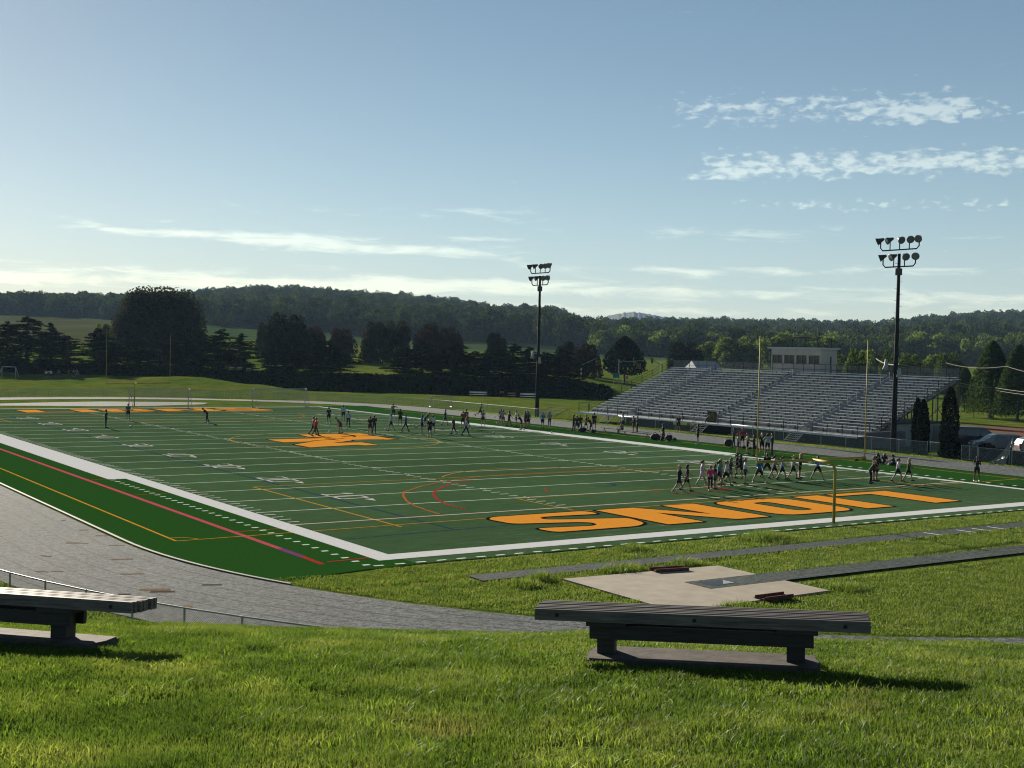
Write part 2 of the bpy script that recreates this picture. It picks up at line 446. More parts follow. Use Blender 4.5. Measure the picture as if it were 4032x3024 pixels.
# =================================================================== FIELD SURFACES
def arc(cx, cy, r, a0, a1, n):
    return [(cx + r * math.sin(R(a0 + (a1 - a0) * i / n)), cy + r * math.cos(R(a0 + (a1 - a0) * i / n))) for i in range(n + 1)]
def sheet(name, polys, z, m, kind='structure', parent=None):
    b = MB()
    for p in polys:
        b.poly([(q[0], q[1], z) for q in p])
    o = b.build(name, m, parent)
    if parent is None: structure(o)
    return o
def strip(p0, p1, w):
    d = np.array(p1, float) - np.array(p0, float); d /= np.hypot(*d); n = np.array([-d[1], d[0]]) * w / 2
    return [tuple(np.array(p0) - n), tuple(np.array(p1) - n), tuple(np.array(p1) + n), tuple(np.array(p0) + n)]
def ringstrip(pts, w, closed=False):
    out = []
    P = [np.array(p, float) for p in pts]
    N = []
    for i in range(len(P)):
        a = P[i - 1] if (i or closed) else P[0]; b = P[(i + 1) % len(P)] if (i < len(P) - 1 or closed) else P[-1]
        d = b - a; d /= max(1e-9, np.hypot(*d)); N.append(np.array([-d[1], d[0]]) * w / 2)
    for i in range(len(P) - (0 if closed else 1)):
        j = (i + 1) % len(P)
        out.append([tuple(P[i] - N[i]), tuple(P[j] - N[j]), tuple(P[j] + N[j]), tuple(P[i] + N[i])])
    return out

def turf_mat():
    m = bpy.data.materials.new('artificial_turf'); m.use_nodes = True
    t = NT(m.node_tree); b = m.node_tree.nodes['Principled BSDF']; b.inputs['Roughness'].default_value = 1.0; b.inputs['Specular IOR Level'].default_value = 0.0
    tc = t.n('ShaderNodeTexCoord'); p = tc.outputs['Object']
    mp = t.n('ShaderNodeMapping'); mp.inputs['Scale'].default_value = (0.5, 1.6, 1); t.l(p, mp.inputs[0])
    n1 = t.noise(mp.outputs[0], 1.6, 6, 0.7); n2 = t.noise(p, 14.0, 4, 0.7); n3 = t.noise(p, 0.05, 3, 0.5)
    c = t.ramp(n1, [(0.25, (0.034, 0.068, 0.031)), (0.55, (0.049, 0.094, 0.043)), (0.8, (0.078, 0.122, 0.066))])
    c = t.mix(0.8, c, t.ramp(n2, [(0.3, 0.6), (0.7, 1.3)]), 'MULTIPLY')
    c = t.mix(1.0, c, t.ramp(n3, [(0.35, 0.88), (0.65, 1.14)]), 'MULTIPLY')
    # worn, paler rubber showing through in the near end zone and around the goals
    sep = t.n('ShaderNodeSeparateXYZ'); t.l(p, sep.inputs[0])
    n4 = t.noise(mp.outputs[0], 0.9, 5, 0.75)
    w = t.math('MULTIPLY', smooth(t, sep.outputs[1], 4.5, 1.0), smooth(t, n4, 0.5, 0.72))
    w = t.math('MULTIPLY', w, smooth(t, sep.outputs[0], 1.0, 7.0))
    c = t.mix(t.math('MULTIPLY', w, 0.75), c, (0.125, 0.165, 0.125))
    t.l(c, b.inputs['Base Color'])
    bp = t.n('ShaderNodeBump'); bp.inputs['Strength'].default_value = 0.5; bp.inputs['Distance'].default_value = 0.03
    t.l(n2, bp.inputs['Height']); t.l(bp.outputs[0], b.inputs['Normal'])
    return m
def turf_side_mat():
    m = mat('side_turf', (0.016, 0.062, 0.011), 0.9, noise=(0.22, 9.0), spec=0.0); return m
def paint_mat(name, col, wear=0.25):
    m = bpy.data.materials.new(name); m.use_nodes = True
    t = NT(m.node_tree); b = m.node_tree.nodes['Principled BSDF']; b.inputs['Roughness'].default_value = 1.0; b.inputs['Specular IOR Level'].default_value = 0.0
    tc = t.n('ShaderNodeTexCoord'); p = tc.outputs['Object']
    n = t.noise(p, 5.0, 6, 0.75)
    lo = tuple(c * (1 - wear) for c in col)
    t.l(t.ramp(n, [(0.3, lo), (0.65, col)]), b.inputs['Base Color'])
    return m
def asphalt_mat(name, lo, hi, scale=1.0):
    m = bpy.data.materials.new(name); m.use_nodes = True
    t = NT(m.node_tree); b = m.node_tree.nodes['Principled BSDF']; b.inputs['Roughness'].default_value = 0.95; b.inputs['Specular IOR Level'].default_value = 0.06
    tc = t.n('ShaderNodeTexCoord'); p = tc.outputs['Object']
    n1 = t.noise(p, 9.0 * scale, 2, 0.9); n2 = t.noise(p, 0.25, 4, 0.6); n3 = t.noise(p, 3.2 * scale, 2, 0.8)
    f = t.math('ADD', t.math('MULTIPLY', n1, 0.55), t.math('MULTIPLY', n3, 0.45))
    c = t.ramp(f, [(0.40, lo), (0.60, hi)])
    c = t.mix(1.0, c, t.ramp(n2, [(0.3, 0.82), (0.7, 1.15)]), 'MULTIPLY')
    t.l(c, b.inputs['Base Color'])
    bp = t.n('ShaderNodeBump'); bp.inputs['Strength'].default_value = 0.7; bp.inputs['Distance'].default_value = 0.02
    t.l(f, bp.inputs['Height']); t.l(bp.outputs[0], b.inputs['Normal'])
    return m

WHITE = paint_mat('white_paint', (0.55, 0.565, 0.585), 0.18)
LINE = paint_mat('line_paint', (0.62, 0.70, 0.63), 0.25)
GOLD = paint_mat('gold_paint', (0.62, 0.255, 0.035), 0.2)
BLACKP = paint_mat('black_paint', (0.012, 0.012, 0.012), 0.3)
YEL = paint_mat('yellow_paint', (0.48, 0.27, 0.03), 0.35)
ORG = paint_mat('orange_paint', (0.38, 0.115, 0.03), 0.35)
REDP = paint_mat('red_paint', (0.33, 0.04, 0.03), 0.45)
PINK = paint_mat('pink_paint', (0.42, 0.075, 0.11), 0.3)
BLUEP = paint_mat('blue_paint', (0.024, 0.058, 0.098), 0.5)
TRACK = asphalt_mat('track_rubber', (0.030, 0.037, 0.041), (0.150, 0.166, 0.172))
CURB = mat('curb_concrete', (0.15, 0.148, 0.13), 0.8, noise=(0.2, 3))
FW_, FL_ = 48.768, 109.728

# running track: one ring
def oval(r, n=48):
    near = arc(CX, CY, r, 270, 90, n)        # from the left side round the near end to the right
    far = arc(CX, CYF, r, 90, -90, n)
    return [(p[0], p[1]) for p in near] + [(p[0], p[1]) for p in far]
inner, outer = oval(RIN + .22), oval(ROUT + .5)
polys = [[inner[i], outer[i], outer[(i + 1) % len(inner)], inner[(i + 1) % len(inner)]] for i in range(len(inner))]
running_track = sheet('running_track', polys, 0.0, TRACK)
b = MB()
for i in range(6):
    r = RIN + 1.05 * (i + 1)
    for q in ringstrip(oval(r), 0.035, True): b.poly([(p[0], p[1], 0.004) for p in q])
structure(b.build('lane_lines', mat('lane_paint', (0.056, 0.060, 0.060), 0.95, noise=(0.3, 0.5), spec=0.06)))
# faded orange and red lane marks sprayed on the bend
b = MB()
for (px, py, L, w, a, mi) in [(400, 2110, .8, .10, 0, 0), (330, 2087, .6, .12, 20, 0), (250, 2050, .35, .1, -40, 0), (290, 2138, .9, .14, 5, 0),
                              (335, 2140, .4, .06, 10, 0), (460, 2147, .9, .08, 8, 0), (480, 2202, 1.2, .10, 12, 0), (180, 2190, .8, .10, -30, 0),
                              (520, 2260, 1.2, .12, 14, 0), (165, 2251, .7, .10, -10, 0), (225, 2250, .6, .10, 15, 0), (610, 2322, 1.5, .22, 10, 0),
                              (640, 2330, 1.2, .14, 10, 1), (490, 2340, .6, .12, 8, 1), (835, 2303, 1.0, .12, 8, 1), (720, 2388, .9, .18, 8, 0), (530, 2147, .6, .08, 20, 0)]:
    c = gz(px, py)[:2]; a = YAW * -1 + R(a); d = np.array([math.cos(a), math.sin(a)]) * L * .33; w *= 1.7
    b.poly([(p[0], p[1], 0.005) for p in strip(c - d, c + d, w)], mi)
structure(b.build('lane_marks', [paint_mat('faded_orange', (0.22, 0.165, 0.11), 0.4), paint_mat('faded_red', (0.095, 0.075, 0.072), 0.4)]))
# concrete kerb on the inside of the track along the turf
b = MB(); K = [p for p in oval(RIN, 64)]
m_ = len(K) // 2
arcpts = [(CX - RIN, 60 - 4 * i) for i in range(14)] + arc(CX, CY, RIN, 270, 249, 12)
for i in range(len(arcpts) - 1):
    a, c = arcpts[i], arcpts[i + 1]
    d = np.array(c) - np.array(a); L = np.hypot(*d)
    b.box(((a[0] + c[0]) / 2, (a[1] + c[1]) / 2, 0.0), (L + .01, 0.14, 0.05), math.atan2(d[1], d[0]))
structure(b.build('track_kerb', CURB))

# turf: the pitch and its darker run-off
TURF = turf_mat(); SIDE = turf_side_mat()
sideL = [(CX - RIN, 112), (CX - RIN, CY)] + arc(CX, CY, RIN, 270, 246, 10) + [(-4.6, -2.35), (-0.25, -2.35)]
pitch_edge = [(0, 0), (FW_, 0), (FW_, FL_), (0, FL_)]
sheet('turf_runoff', [[(CX - RIN + .1, 112), (CX - RIN + .1, CY)] + arc(CX, CY, RIN - .1, 270, 250.5, 8)[1:] + [(-4.9, -3.1), (-2.4, -2.6), (0, -2.4), (0, 112)],
                      [(FW_, -2.2), (CX + RIN - .1, -2.2), (CX + RIN - .1, 112), (FW_, 112)]], 0.0, SIDE)
sheet('football_field', [[(0, -2.35), (FW_, -2.2), (FW_, FL_ + 1.0), (0, FL_ + 1.0)]], 0.001, TURF)

# painted markings, each colour one sheet a few millimetres above the last
Z1, Z2, Z3, Z4 = 0.006, 0.010, 0.014, 0.018
YD = 0.9144
def Yl(n): return 9.144 + n * YD
lines = []
for n in range(0, 101, 5):
    if n in (0, 100): continue
    lines.append(strip((0.1, Yl(n)), (FW_ - .1, Yl(n)), 0.11))
for n in range(1, 100):
    if n % 5:
        y = Yl(n)
        for x0 in (0.12, FW_ - .72): lines.append(strip((x0, y), (x0 + .6, y), 0.11))
        for x0 in (16.256 - .6, 32.512): lines.append(strip((x0, y), (x0 + .6, y), 0.11))
    else:
        for xx in (16.256, 32.512): lines.append(strip((xx, Yl(n) - .3), (xx, Yl(n) + .3), 0.11))
sheet('yard_lines', lines, Z1, LINE)
border = [[(-1.02, 0), (0, 0), (0, FL_), (-1.02, FL_)], [(-1.02, -1.15), (FW_ + .62, -1.15), (FW_ + .62, 0), (-1.02, 0)],
          [(FW_, 0), (FW_ + .62, 0), (FW_ + .62, FL_), (FW_, FL_)], [(-1.02, FL_), (FW_ + .62, FL_), (FW_ + .62, FL_ + .65), (-1.02, FL_ + .65)],
          [(-2.05, Yl(24)), (-1.02, Yl(24)), (-1.02, Yl(76)), (-2.05, Yl(76))], [(FW_ + .62, Yl(25)), (FW_ + 1.85, Yl(25)), (FW_ + 1.85, Yl(75)), (FW_ + .62, Yl(75))]]
goal = [strip((0, Yl(0)), (FW_, Yl(0)), 0.2), strip((0, Yl(100)), (FW_, Yl(100)), 0.2)]
dash = []
y = Yl(23.5)
while y > -2.0: dash.append(strip((-2.05, y), (-1.75, y), 0.2)); y -= 0.9
x = -1.75
while x < FW_ + 2: dash.append(strip((x, -2.1), (x + .42, -2.1), 0.16)); x += 0.92
y = Yl(24)
while y > -2: dash.append(strip((FW_ + 1.6, y), (FW_ + 2.0, y), 0.2)); y -= 1.0
sheet('sideline_border', border, Z2, WHITE)
sheet('restraint_dashes', dash, Z2, LINE)
sheet('goal_lines', goal, Z2, paint_mat('goal_paint', (0.48, 0.42, 0.34), 0.3))
# soccer, lacrosse and hockey markings
SY0, SY1 = 7.55, 102.2
ye = [strip((-6.3, SY0 - .75), (55.0, SY0 + 1.3), 0.10), strip((-6.3, 6.8), (-6.3, 103), 0.12), strip((55.1, 6.8), (55.1, 103), 0.12),
      strip((4.35, 24.2), (44.4, 24.75), .10), strip((4.25, 24.2), (4.2, 6.5), .12), strip((44.4, 24.6), (44.5, 8), .10),
      strip((15.35, 13.4), (33.5, 13.9), .09), strip((15.35, 13.5), (15.25, 8.0), .10), strip((33.5, 13.8), (33.5, 8.4), .09),
      strip((4.35, 85.5), (44.4, 85.5), .10), strip((4.3, 85.5), (4.3, 103), .12)]
ye += ringstrip(arc(24.6, 19.0, 9.3, -51, 55, 24), .10) + ringstrip(arc(24.8, 55.4, 9.1, 0, 360, 60), .11) + ringstrip(arc(-6.3, 6.75, 1.0, 0, 90, 8), .08)
ye += ringstrip(arc(24.6, 91, 9.3, 128, 232, 24), .10)
sheet('soccer_lines', ye, Z2 - .002, YEL)
og = ringstrip([(22.4, 24.85), (19.5, 24.2), (16.05, 22.56), (13.7, 21.03), (11.07, 18.6), (10.1, 16.9), (9.2, 14.92), (8.6, 13), (8.3, 11.4), (8.1, 9.6)], .13) + ringstrip([(22.4, 24.85), (25.5, 25.0), (28.2, 24.85), (30.4, 24.54), (34, 23), (37, 20.5)], .13)
og += ringstrip(arc(24.4, 97, 15, 95, 265, 40), .13) + [strip((-3, 23.0), (1.5, 23.35), .07), strip((-3, 31.2), (-1, 31.25), .07), strip((-3.2, 8.2), (0, 8.4), .08)]
sheet('lacrosse_lines', og, Z2 - .003, ORG)
rd = ringstrip([(18.1, 22.61), (15.64, 21.05), (13.17, 18.6), (12.06, 16.9), (10.95, 14.6), (10.4, 12.6), (10.3, 10.6)], .16)
rd += [strip((19.0, 15.5), (19.8, 16.9), .16), strip((30.2, 11.8), (30.5, 14.6), .22), strip((24.9, 12.4), (25.3, 13.3), .16), strip((25, 11.3), (30, 12.0), .12), strip((-2.9, -.52), (-.2, -.29), .14)]
sheet('red_lines', rd, Z2 - .0015, REDP)
sheet('pink_line', [strip((-3.25, 100), (-3.25, 3.2), .27)], Z1, PINK)
sheet('pink_line_red_end', [strip((-3.25, 1.0), (-3.3, -.9), .24)], Z1, REDP)
sheet('pink_line_purple_end', [strip((-3.25, 3.2), (-3.25, 1.0), .32)], Z1, paint_mat('purple_paint', (0.16, 0.05, 0.16), .3))
sheet('blue_lines', [strip((6.3, 95), (6.0, 4.9), .18), strip((0.2, 4.3), (10, 4.95), .16), strip((42.4, 95), (42.6, 5), .26)] + ringstrip(arc(24.4, 17.5, 1.0, 0, 360, 12), .3)[:8], Z1 - .002, BLUEP)

# yard numbers: outlined block digits 1.85 m tall with their arrows
def digit(d):
    w, h, s = 1.15, 1.85, 0.18
    def rr(x0, y0, x1, y1): return [(x0, y0), (x1, y0), (x1, y1), (x0, y1)]
    if d == '0': return ringstrip([(s / 2 + .1, s / 2), (w - s / 2 - .1, s / 2), (w - s / 2, s / 2 + .2), (w - s / 2, h - s / 2 - .2), (w - s / 2 - .1, h - s / 2), (s / 2 + .1, h - s / 2), (s / 2, h - s / 2 - .2), (s / 2, s / 2 + .2)], s, True)
    if d == '1': return [rr(w / 2 - s / 2, 0, w / 2 + s / 2, h), rr(w / 2 - .42, 0, w / 2 - s / 2, s), rr(w / 2 + s / 2, 0, w / 2 + .42, s), [(w / 2 - s / 2, h), (w / 2 - .45, h - .38), (w / 2 - .45, h - .55), (w / 2 - s / 2, h - .4)]]
    if d == '2': return ringstrip([(s / 2, h - .5), (s / 2, h - s / 2), (w - s / 2, h - s / 2), (w - s / 2, h * .56), (s / 2, s * 1.2), (s / 2, s / 2), (w, s / 2)], s)
    if d == '3': return ringstrip([(s / 2, h - .45), (s / 2, h - s / 2), (w - s / 2, h - s / 2), (w - s / 2, h / 2 + .1), (w - .4, h / 2), (w * .4, h / 2)], s) + ringstrip([(w - .4, h / 2), (w - s / 2, h / 2 - .1), (w - s / 2, s / 2), (s / 2, s / 2), (s / 2, .45)], s)
    if d == '4': return ringstrip([(w * .72, 0), (w * .72, h), (s / 2, h * .36), (w, h * .36)], s)
    if d == '5': return ringstrip([(w, h - s / 2), (s / 2, h - s / 2), (s / 2, h * .58), (w - .3, h * .58), (w - s / 2, h * .45), (w - s / 2, .3), (w - .3, s / 2), (s / 2, s / 2), (s / 2, .4)], s)
num = []
for n in range(10, 91, 10):
    val = n if n <= 50 else 100 - n
    for side in (0, 1):
        def T(p, dx):       # local (along reading direction, up) -> world
            a = p[0] + dx; u_ = p[1]
            return (6.25 + u_, Yl(n) - a) if side == 0 else (FW_ - 6.25 - u_, Yl(n) + a)
        for ch, dx in ((str(val)[0], -1.35), ('0', .2)):
            for q in digit(ch): num.append([T(p, dx) for p in q])
        if val != 50:
            near_goal = n < 50
            sgn = (1 if near_goal else -1) * (1 if side == 0 else -1)
            x0 = (1.75 if sgn > 0 else -1.75)
            num.append([T((x0, 1.75), 0), T((x0 + sgn * .95, 1.45), 0), T((x0, 1.2), 0)])
sheet('yard_numbers', num, Z3, paint_mat('number_paint', (0.50, 0.50, 0.49), 0.2))

# end zone lettering, gold on a black outline: LIONS
def rounded(poly, rad, n=4):
    out = []
    for i in range(len(poly)):
        p = np.array(poly[i], float); a = np.array(poly[i - 1], float); c = np.array(poly[(i + 1) % len(poly)], float)
        r = rad[i] if isinstance(rad, (list, tuple)) else rad
        if r <= 0: out.append(tuple(p)); continue
        d0 = (a - p); L0 = np.hypot(*d0); d1 = (c - p); L1 = np.hypot(*d1); rr = min(r, L0 * .45, L1 * .45)
        A = p + d0 / L0 * rr; B = p + d1 / L1 * rr
        for k in range(n + 1):
            t = k / n; out.append(tuple((1 - t) ** 2 * A + 2 * t * (1 - t) * p + t * t * B))
    return out
def area(p): return 0.5 * sum(p[i - 1][0] * p[i][1] - p[i][0] * p[i - 1][1] for i in range(len(p)))
def grow(poly, d):
    s = 1 if area(poly) > 0 else -1; out = []
    for i in range(len(poly)):
        p = np.array(poly[i], float); a = np.array(poly[i - 1], float); c = np.array(poly[(i + 1) % len(poly)], float)
        e0 = (p - a) / max(1e-9, np.hypot(*(p - a))); e1 = (c - p) / max(1e-9, np.hypot(*(c - p)))
        n0 = np.array([e0[1], -e0[0]]) * s; n1 = np.array([e1[1], -e1[0]]) * s
        m = n0 + n1; L = np.hypot(*m); m = m / max(L, .3)
        k = d / max(.45, float(np.dot(m, n0))); out.append(tuple(p + m * k))
    return out
# letters in reading coordinates: x to the right, y up from the foot, whole word about 30 m by 5.7 m
W5 = {
 'L': ([(0, 0), (5.3, 0), (5.3, .8), (2.25, .8), (2.25, 5.5), (0, 5.5)], None),
 'I': ([(0, 0), (2.15, 0), (2.15, 5.6), (0, 5.6)], None),
 'O': ([(0, 0), (5.7, 0), (5.7, 5.8), (0, 5.8)], [(2.2, 1.1), (3.5, 1.1), (3.5, 4.7), (2.2, 4.7)]),
 'N': ([(0, 0), (2.25, 0), (2.1, 3.75), (4.4, 0), (6.85, 0), (6.85, 5.75), (4.55, 5.75), (4.5, 2.1), (2.3, 5.75), (0, 5.75)], None),
 'S': ([(6.3, 0), (.6, 0), (.5, 1.25), (3.2, 1.0), (3.95, 1.0), (4.35, 1.3), (4.35, 1.85), (3.4, 2.25), (.15, 3.1), (.6, 4.9), (1.6, 5.55), (6.4, 5.5), (6.6, 4.1), (3.6, 4.6), (3.05, 4.3), (2.9, 3.65), (3.4, 3.25), (6.7, 2.4), (6.9, .6)], None)}
LX = {'L': 0, 'I': 6.05, 'O': 9.2, 'N': 16.0, 'S': 23.0}
def lettering(T, nm):
    gold, blk = [], []
    for ch, x0 in LX.items():
        outer_, hole = W5[ch]
        o = rounded([(p[0] + x0, p[1]) for p in outer_], {'O': 1.3, 'S': .5}.get(ch, 0.08))
        rings = [o]
        if hole:
            h = rounded([(p[0] + x0, p[1]) for p in hole], .5); rings.append(h)
            gold += [[T(p) for p in (o[i], o[(i + 1) % len(o)], h[(i + 1) % len(o)], h[i])] for i in range(len(o))]
        else: gold.append([T(p) for p in o])
        for q in rings: blk += [[T(p) for p in k] for k in ringstrip(q, .38, True)]
    sheet(nm + '_outline', blk, Z3, BLACKP); sheet(nm, gold, Z4, GOLD)
lettering(lambda p: (39.15 - p[0], 7.5 - p[1]), 'endzone_letters')
lettering(lambda p: (9.5 + p[0], FL_ - 7.7 + p[1]), 'far_endzone_letters')
logo = [(19.3, 57.5), (24.0, 57.6), (24.9, 58.1), (24.1, 59.7), (24.4, 62.35), (30.75, 62.4), (30.7, 59.6), (28.6, 59.3), (30.6, 58.6), (30.65, 54.9), (29.3, 54.5), (28.9, 55.4), (26.1, 55.1),
        (25.9, 54.5), (23.0, 52.4), (25.7, 52.3), (25.85, 49.5), (24.5, 49.2), (24.2, 50.0), (20.6, 49.2), (19.25, 48.75), (19.3, 51.9), (22.4, 54.6), (19.35, 54.2)]
sheet('midfield_emblem_outline', ringstrip(logo, .5, True), Z3, BLACKP); sheet('midfield_emblem', [logo], Z4, GOLD)
sheet('emblem_slits', [[(28.7, 62.4), (29.0, 59.5), (27.0, 58.6), (26.9, 58.85), (28.6, 59.8), (28.35, 62.4)], [(22.3, 55.2), (26.3, 56.9), (26.4, 56.7), (22.4, 54.9)]], Z4 + .004, BLACKP)

# ---- the D of grass inside the near bend: runways, vault pad
RUN = asphalt_mat('runway_rubber', (0.022, 0.031, 0.031), (0.085, 0.102, 0.100), 1.2)
sheet('jump_runway', [[(0.35, -5.35), (60, -5.55), (60, -6.75), (0.3, -6.5)]], 0.012, RUN)
stripes = []
for uv in [((190, 1270), (570, 1325)), ((840, 1215), (1240, 1270)), ((1160, 1185), (1540, 1235)), ((1470, 1150), (1860, 1205))]:
    a, c = [gz(3600 + p[0] / 5.12, 1850 + p[1] / 5.12)[:2] for p in uv]; stripes.append(strip(a, c, .14))
sheet('runway_stripes', stripes, 0.017, WHITE)
PADC = mat('pad_concrete', (0.285, 0.250, 0.200), 0.85, noise=(0.16, 1.2))
b = MB(); b.prism([(2.95, -13.9), (10.25, -13.75), (10.25, -8.1), (3.05, -7.6)], -0.1, 0.03); structure(b.build('vault_pad', PADC))
sheet('far_apron', [[tuple(gz(*p)[:2]) for p in [(-200, 1592), (0, 1589), (200, 1584), (400, 1581), (700, 1583), (822, 1586), (800, 1592), (600, 1598), (400, 1600), (200, 1598), (0, 1597), (-200, 1599)]]], 0.004, TRACK)
sheet('vault_runway', [[(6.6, -10.15), (60, -10.95), (60, -12.2), (6.6, -11.55)]], 0.036, RUN)

# =================================================================== BENCHES ON THE BANK
def wood_mat(name, lo, hi):
    m = bpy.data.materials.new(name); m.use_nodes = True
    t = NT(m.node_tree); b = m.node_tree.nodes['Principled BSDF']; b.inputs['Roughness'].default_value = 0.55; b.inputs['Specular IOR Level'].default_value = 0.4
    tc = t.n('ShaderNodeTexCoord'); mp = t.n('ShaderNodeMapping'); mp.inputs['Scale'].default_value = (1.5, 30, 30); t.l(tc.outputs['Object'], mp.inputs[0])
    n = t.noise(mp.outputs[0], 2.0, 6, 0.7, 0.6); n2 = t.noise(tc.outputs['Object'], 3.0, 3, 0.5)
    c = t.mix(0.6, t.ramp(n, [(0.3, lo), (0.7, hi)]), t.ramp(n2, [(0.3, 0.7), (0.7, 1.2)]), 'MULTIPLY')
    t.l(c, b.inputs['Base Color'])
    bp = t.n('ShaderNodeBump'); bp.inputs['Strength'].default_value = 0.6; bp.inputs['Distance'].default_value = 0.006
    t.l(n, bp.inputs['Height']); t.l(bp.outputs[0], b.inputs['Normal'])
    return m
WOOD = wood_mat('weathered_wood', (0.045, 0.037, 0.031), (0.20, 0.172, 0.148)); WOODD = wood_mat('dark_timber', (0.016, 0.014, 0.013), (0.045, 0.04, 0.036))
SLABC = mat('old_concrete', (0.075, 0.064, 0.056), 0.9, noise=(0.4, 6.0), bump=0.6)
BOLT = mat('bolt_iron', (0.03, 0.028, 0.026), 0.6, 0.4)

def park_bench(origin, rz, tilt, slope, L, base_z, leg_x, slab_x, label):
    """origin: front left top corner of the seat; local x along the seat, y away from the viewer, z up"""
    root = empty('slatted_bench', origin, rz)
    root.rotation_euler = (tilt, slope, rz)
    tag(root, label, 'bench', 'slatted timber benches on the bank')
    th, nb, bw, gap = 0.089, 7, 0.036, 0.021
    seat = MB()
    def plank(b, x0, x1, y0, y1, z0, z1, ch=0.006):
        pts = [(y0, z0), (y1, z0), (y1, z1 - ch), (y1 - ch, z1), (y0 + ch, z1), (y0, z1 - ch)]
        k = len(b.v); b.v += [(x0, p[0], p[1]) for p in pts] + [(x1, p[0], p[1]) for p in pts]
        n = len(pts); b.f += [tuple(range(k, k + n)), tuple(range(k + n, k + 2 * n))[::-1]]; b.mi += [0, 0]
        for i in range(n): b.f.append((k + (i + 1) % n, k + i, k + n + i, k + n + (i + 1) % n)); b.mi.append(0)
    for i in range(nb):
        y0 = i * (bw + gap); j = rnd.uniform(-.012, .012); dz = rnd.uniform(-.002, .002)
        o_ = MB(); plank(o_, rnd.uniform(0, .012), L + j, y0, y0 + bw, -th + dz, dz)
        ob = o_.build('slat', WOOD, root)
    W = nb * bw + (nb - 1) * gap
    for x in (.09, L * .5, L - .2):
        sp = MB(); sp.box((x, W / 2, -th * .58), (.07, W - bw, th * .7)); sp.build('spacer', WOODD, root)
    for x in (.19, L * .49, L - .19): bo = MB(); bo.tube((x, -.004, -th * .5), (x, .006, -th * .5), .016, n=10); bo.build('bolt', BOLT, root)
    zb = -th
    ty = W * .5
    for lx in leg_x:
        c = MB(); c.box((lx + .01, ty, zb - .020), (.31, W * .92, .038)); c.build('cleat', WOODD, root)
        l = MB(); l.box((lx, ty, (zb - .04 + base_z) / 2), (.14, .14, (zb - .042) - base_z)); l.build('leg', WOODD, root)
    beam = MB()
    x0, x1 = leg_x[0] - .125, leg_x[1] + .135
    for yy in (ty - .095, ty + .095): beam = MB(); beam.box(((x0 + x1) / 2, yy, zb - .095), (x1 - x0, .044, .11)); beam.build('stretcher_beam', WOODD, root)
    s = MB()
    sx0, sx1 = slab_x; y0, y1 = ty - .25, ty + .22; h = .16
    pts = [(sx0, y0), ((sx0 + sx1) / 2, y0 - .015), (sx1, y0 + .01), (sx1 + .02, (y0 + y1) / 2), (sx1 - .02, y1), ((sx0 + sx1) / 2, y1 + .01), (sx0 + .01, y1), (sx0 - .03, (y0 + y1) / 2)]
    s.prism(pts, base_z - h, base_z - .012)
    k = len(s.v); inner_ = [((p[0] - (sx0 + sx1) / 2) * .985 + (sx0 + sx1) / 2, (p[1] - ty) * .94 + ty) for p in pts]
    s.prism(inner_, base_z - .012, base_z)
    s.build('concrete_footing', SLABC, root)
    return root
A1 = at_d(2101, 2396, 10.0); B1 = at_d(3431, 2449, 9.45)
d1 = B1 - A1; L1 = float(np.linalg.norm(d1)); rz1 = math.atan2(d1[1], d1[0])
park_bench(tuple(A1), rz1, 0.0, -math.asin(d1[2] / L1), L1, -.365, (.565, 2.05), (.44, 2.22), 'complete weathered slatted bench standing on its concrete footing, throwing a long shadow')
# second bench, cut by the frame
E2 = at_d(521, 2387, 9.9); rz2 = -YAW - R(14); L2 = 2.75
org2 = E2 - np.array([math.cos(rz2), math.sin(rz2), 0]) * L2
park_bench(tuple(org2 + np.array([0, 0, -.0])), rz2, R(-4.5), R(-0.6), L2, -.345, (.6, 2.02), (.45, 2.42), 'sunlit grey slatted bench of which only the right half shows, leg on footing')

# =================================================================== GRASS (uncountable blades)
def grass_blade_mat(name, c0, c1, c2, trans=0.45):
    m = bpy.data.materials.new(name); m.use_nodes = True
    t = NT(m.node_tree); b = m.node_tree.nodes['Principled BSDF']; b.inputs['Roughness'].default_value = 0.5; b.inputs['Specular IOR Level'].default_value = 0.14
    tc = t.n('ShaderNodeTexCoord'); p = tc.outputs['Object']
    n1 = t.noise(p, 1.1, 6, 0.7); n2 = t.noise(p, 45.0, 2, 0.6)
    c = t.ramp(t.math('ADD', t.math('MULTIPLY', n1, 0.62), t.math('MULTIPLY', n2, 0.38)), [(0.38, c0), (0.5, c1), (0.62, c2)])
    dry = t.math('MULTIPLY', smooth(t, t.noise(p, 0.75, 5, 0.6), 0.60, 0.74), 0.6)
    c = t.mix(dry, c, (0.135, 0.115, 0.060))
    t.l(c, b.inputs['Base Color'])
    tr = t.n('ShaderNodeBsdfTranslucent'); t.l(t.mix(1.0, c, (1.9, 1.75, 1.0), 'MULTIPLY'), tr.inputs[0])
    mx = t.n('ShaderNodeMixShader'); mx.inputs[0].default_value = trans
    t.l(b.outputs[0], mx.inputs[1]); t.l(tr.outputs[0], mx.inputs[2]); t.l(mx.outputs[0], m.node_tree.nodes['Material Output'].inputs['Surface'])
    return m
BLADE = grass_blade_mat('grass_blade', (0.024, 0.046, 0.010), (0.056, 0.102, 0.018), (0.128, 0.162, 0.048))
BLADEF = grass_blade_mat('rough_grass_blade', (0.034, 0.062, 0.014), (0.070, 0.122, 0.023), (0.135, 0.158, 0.052))

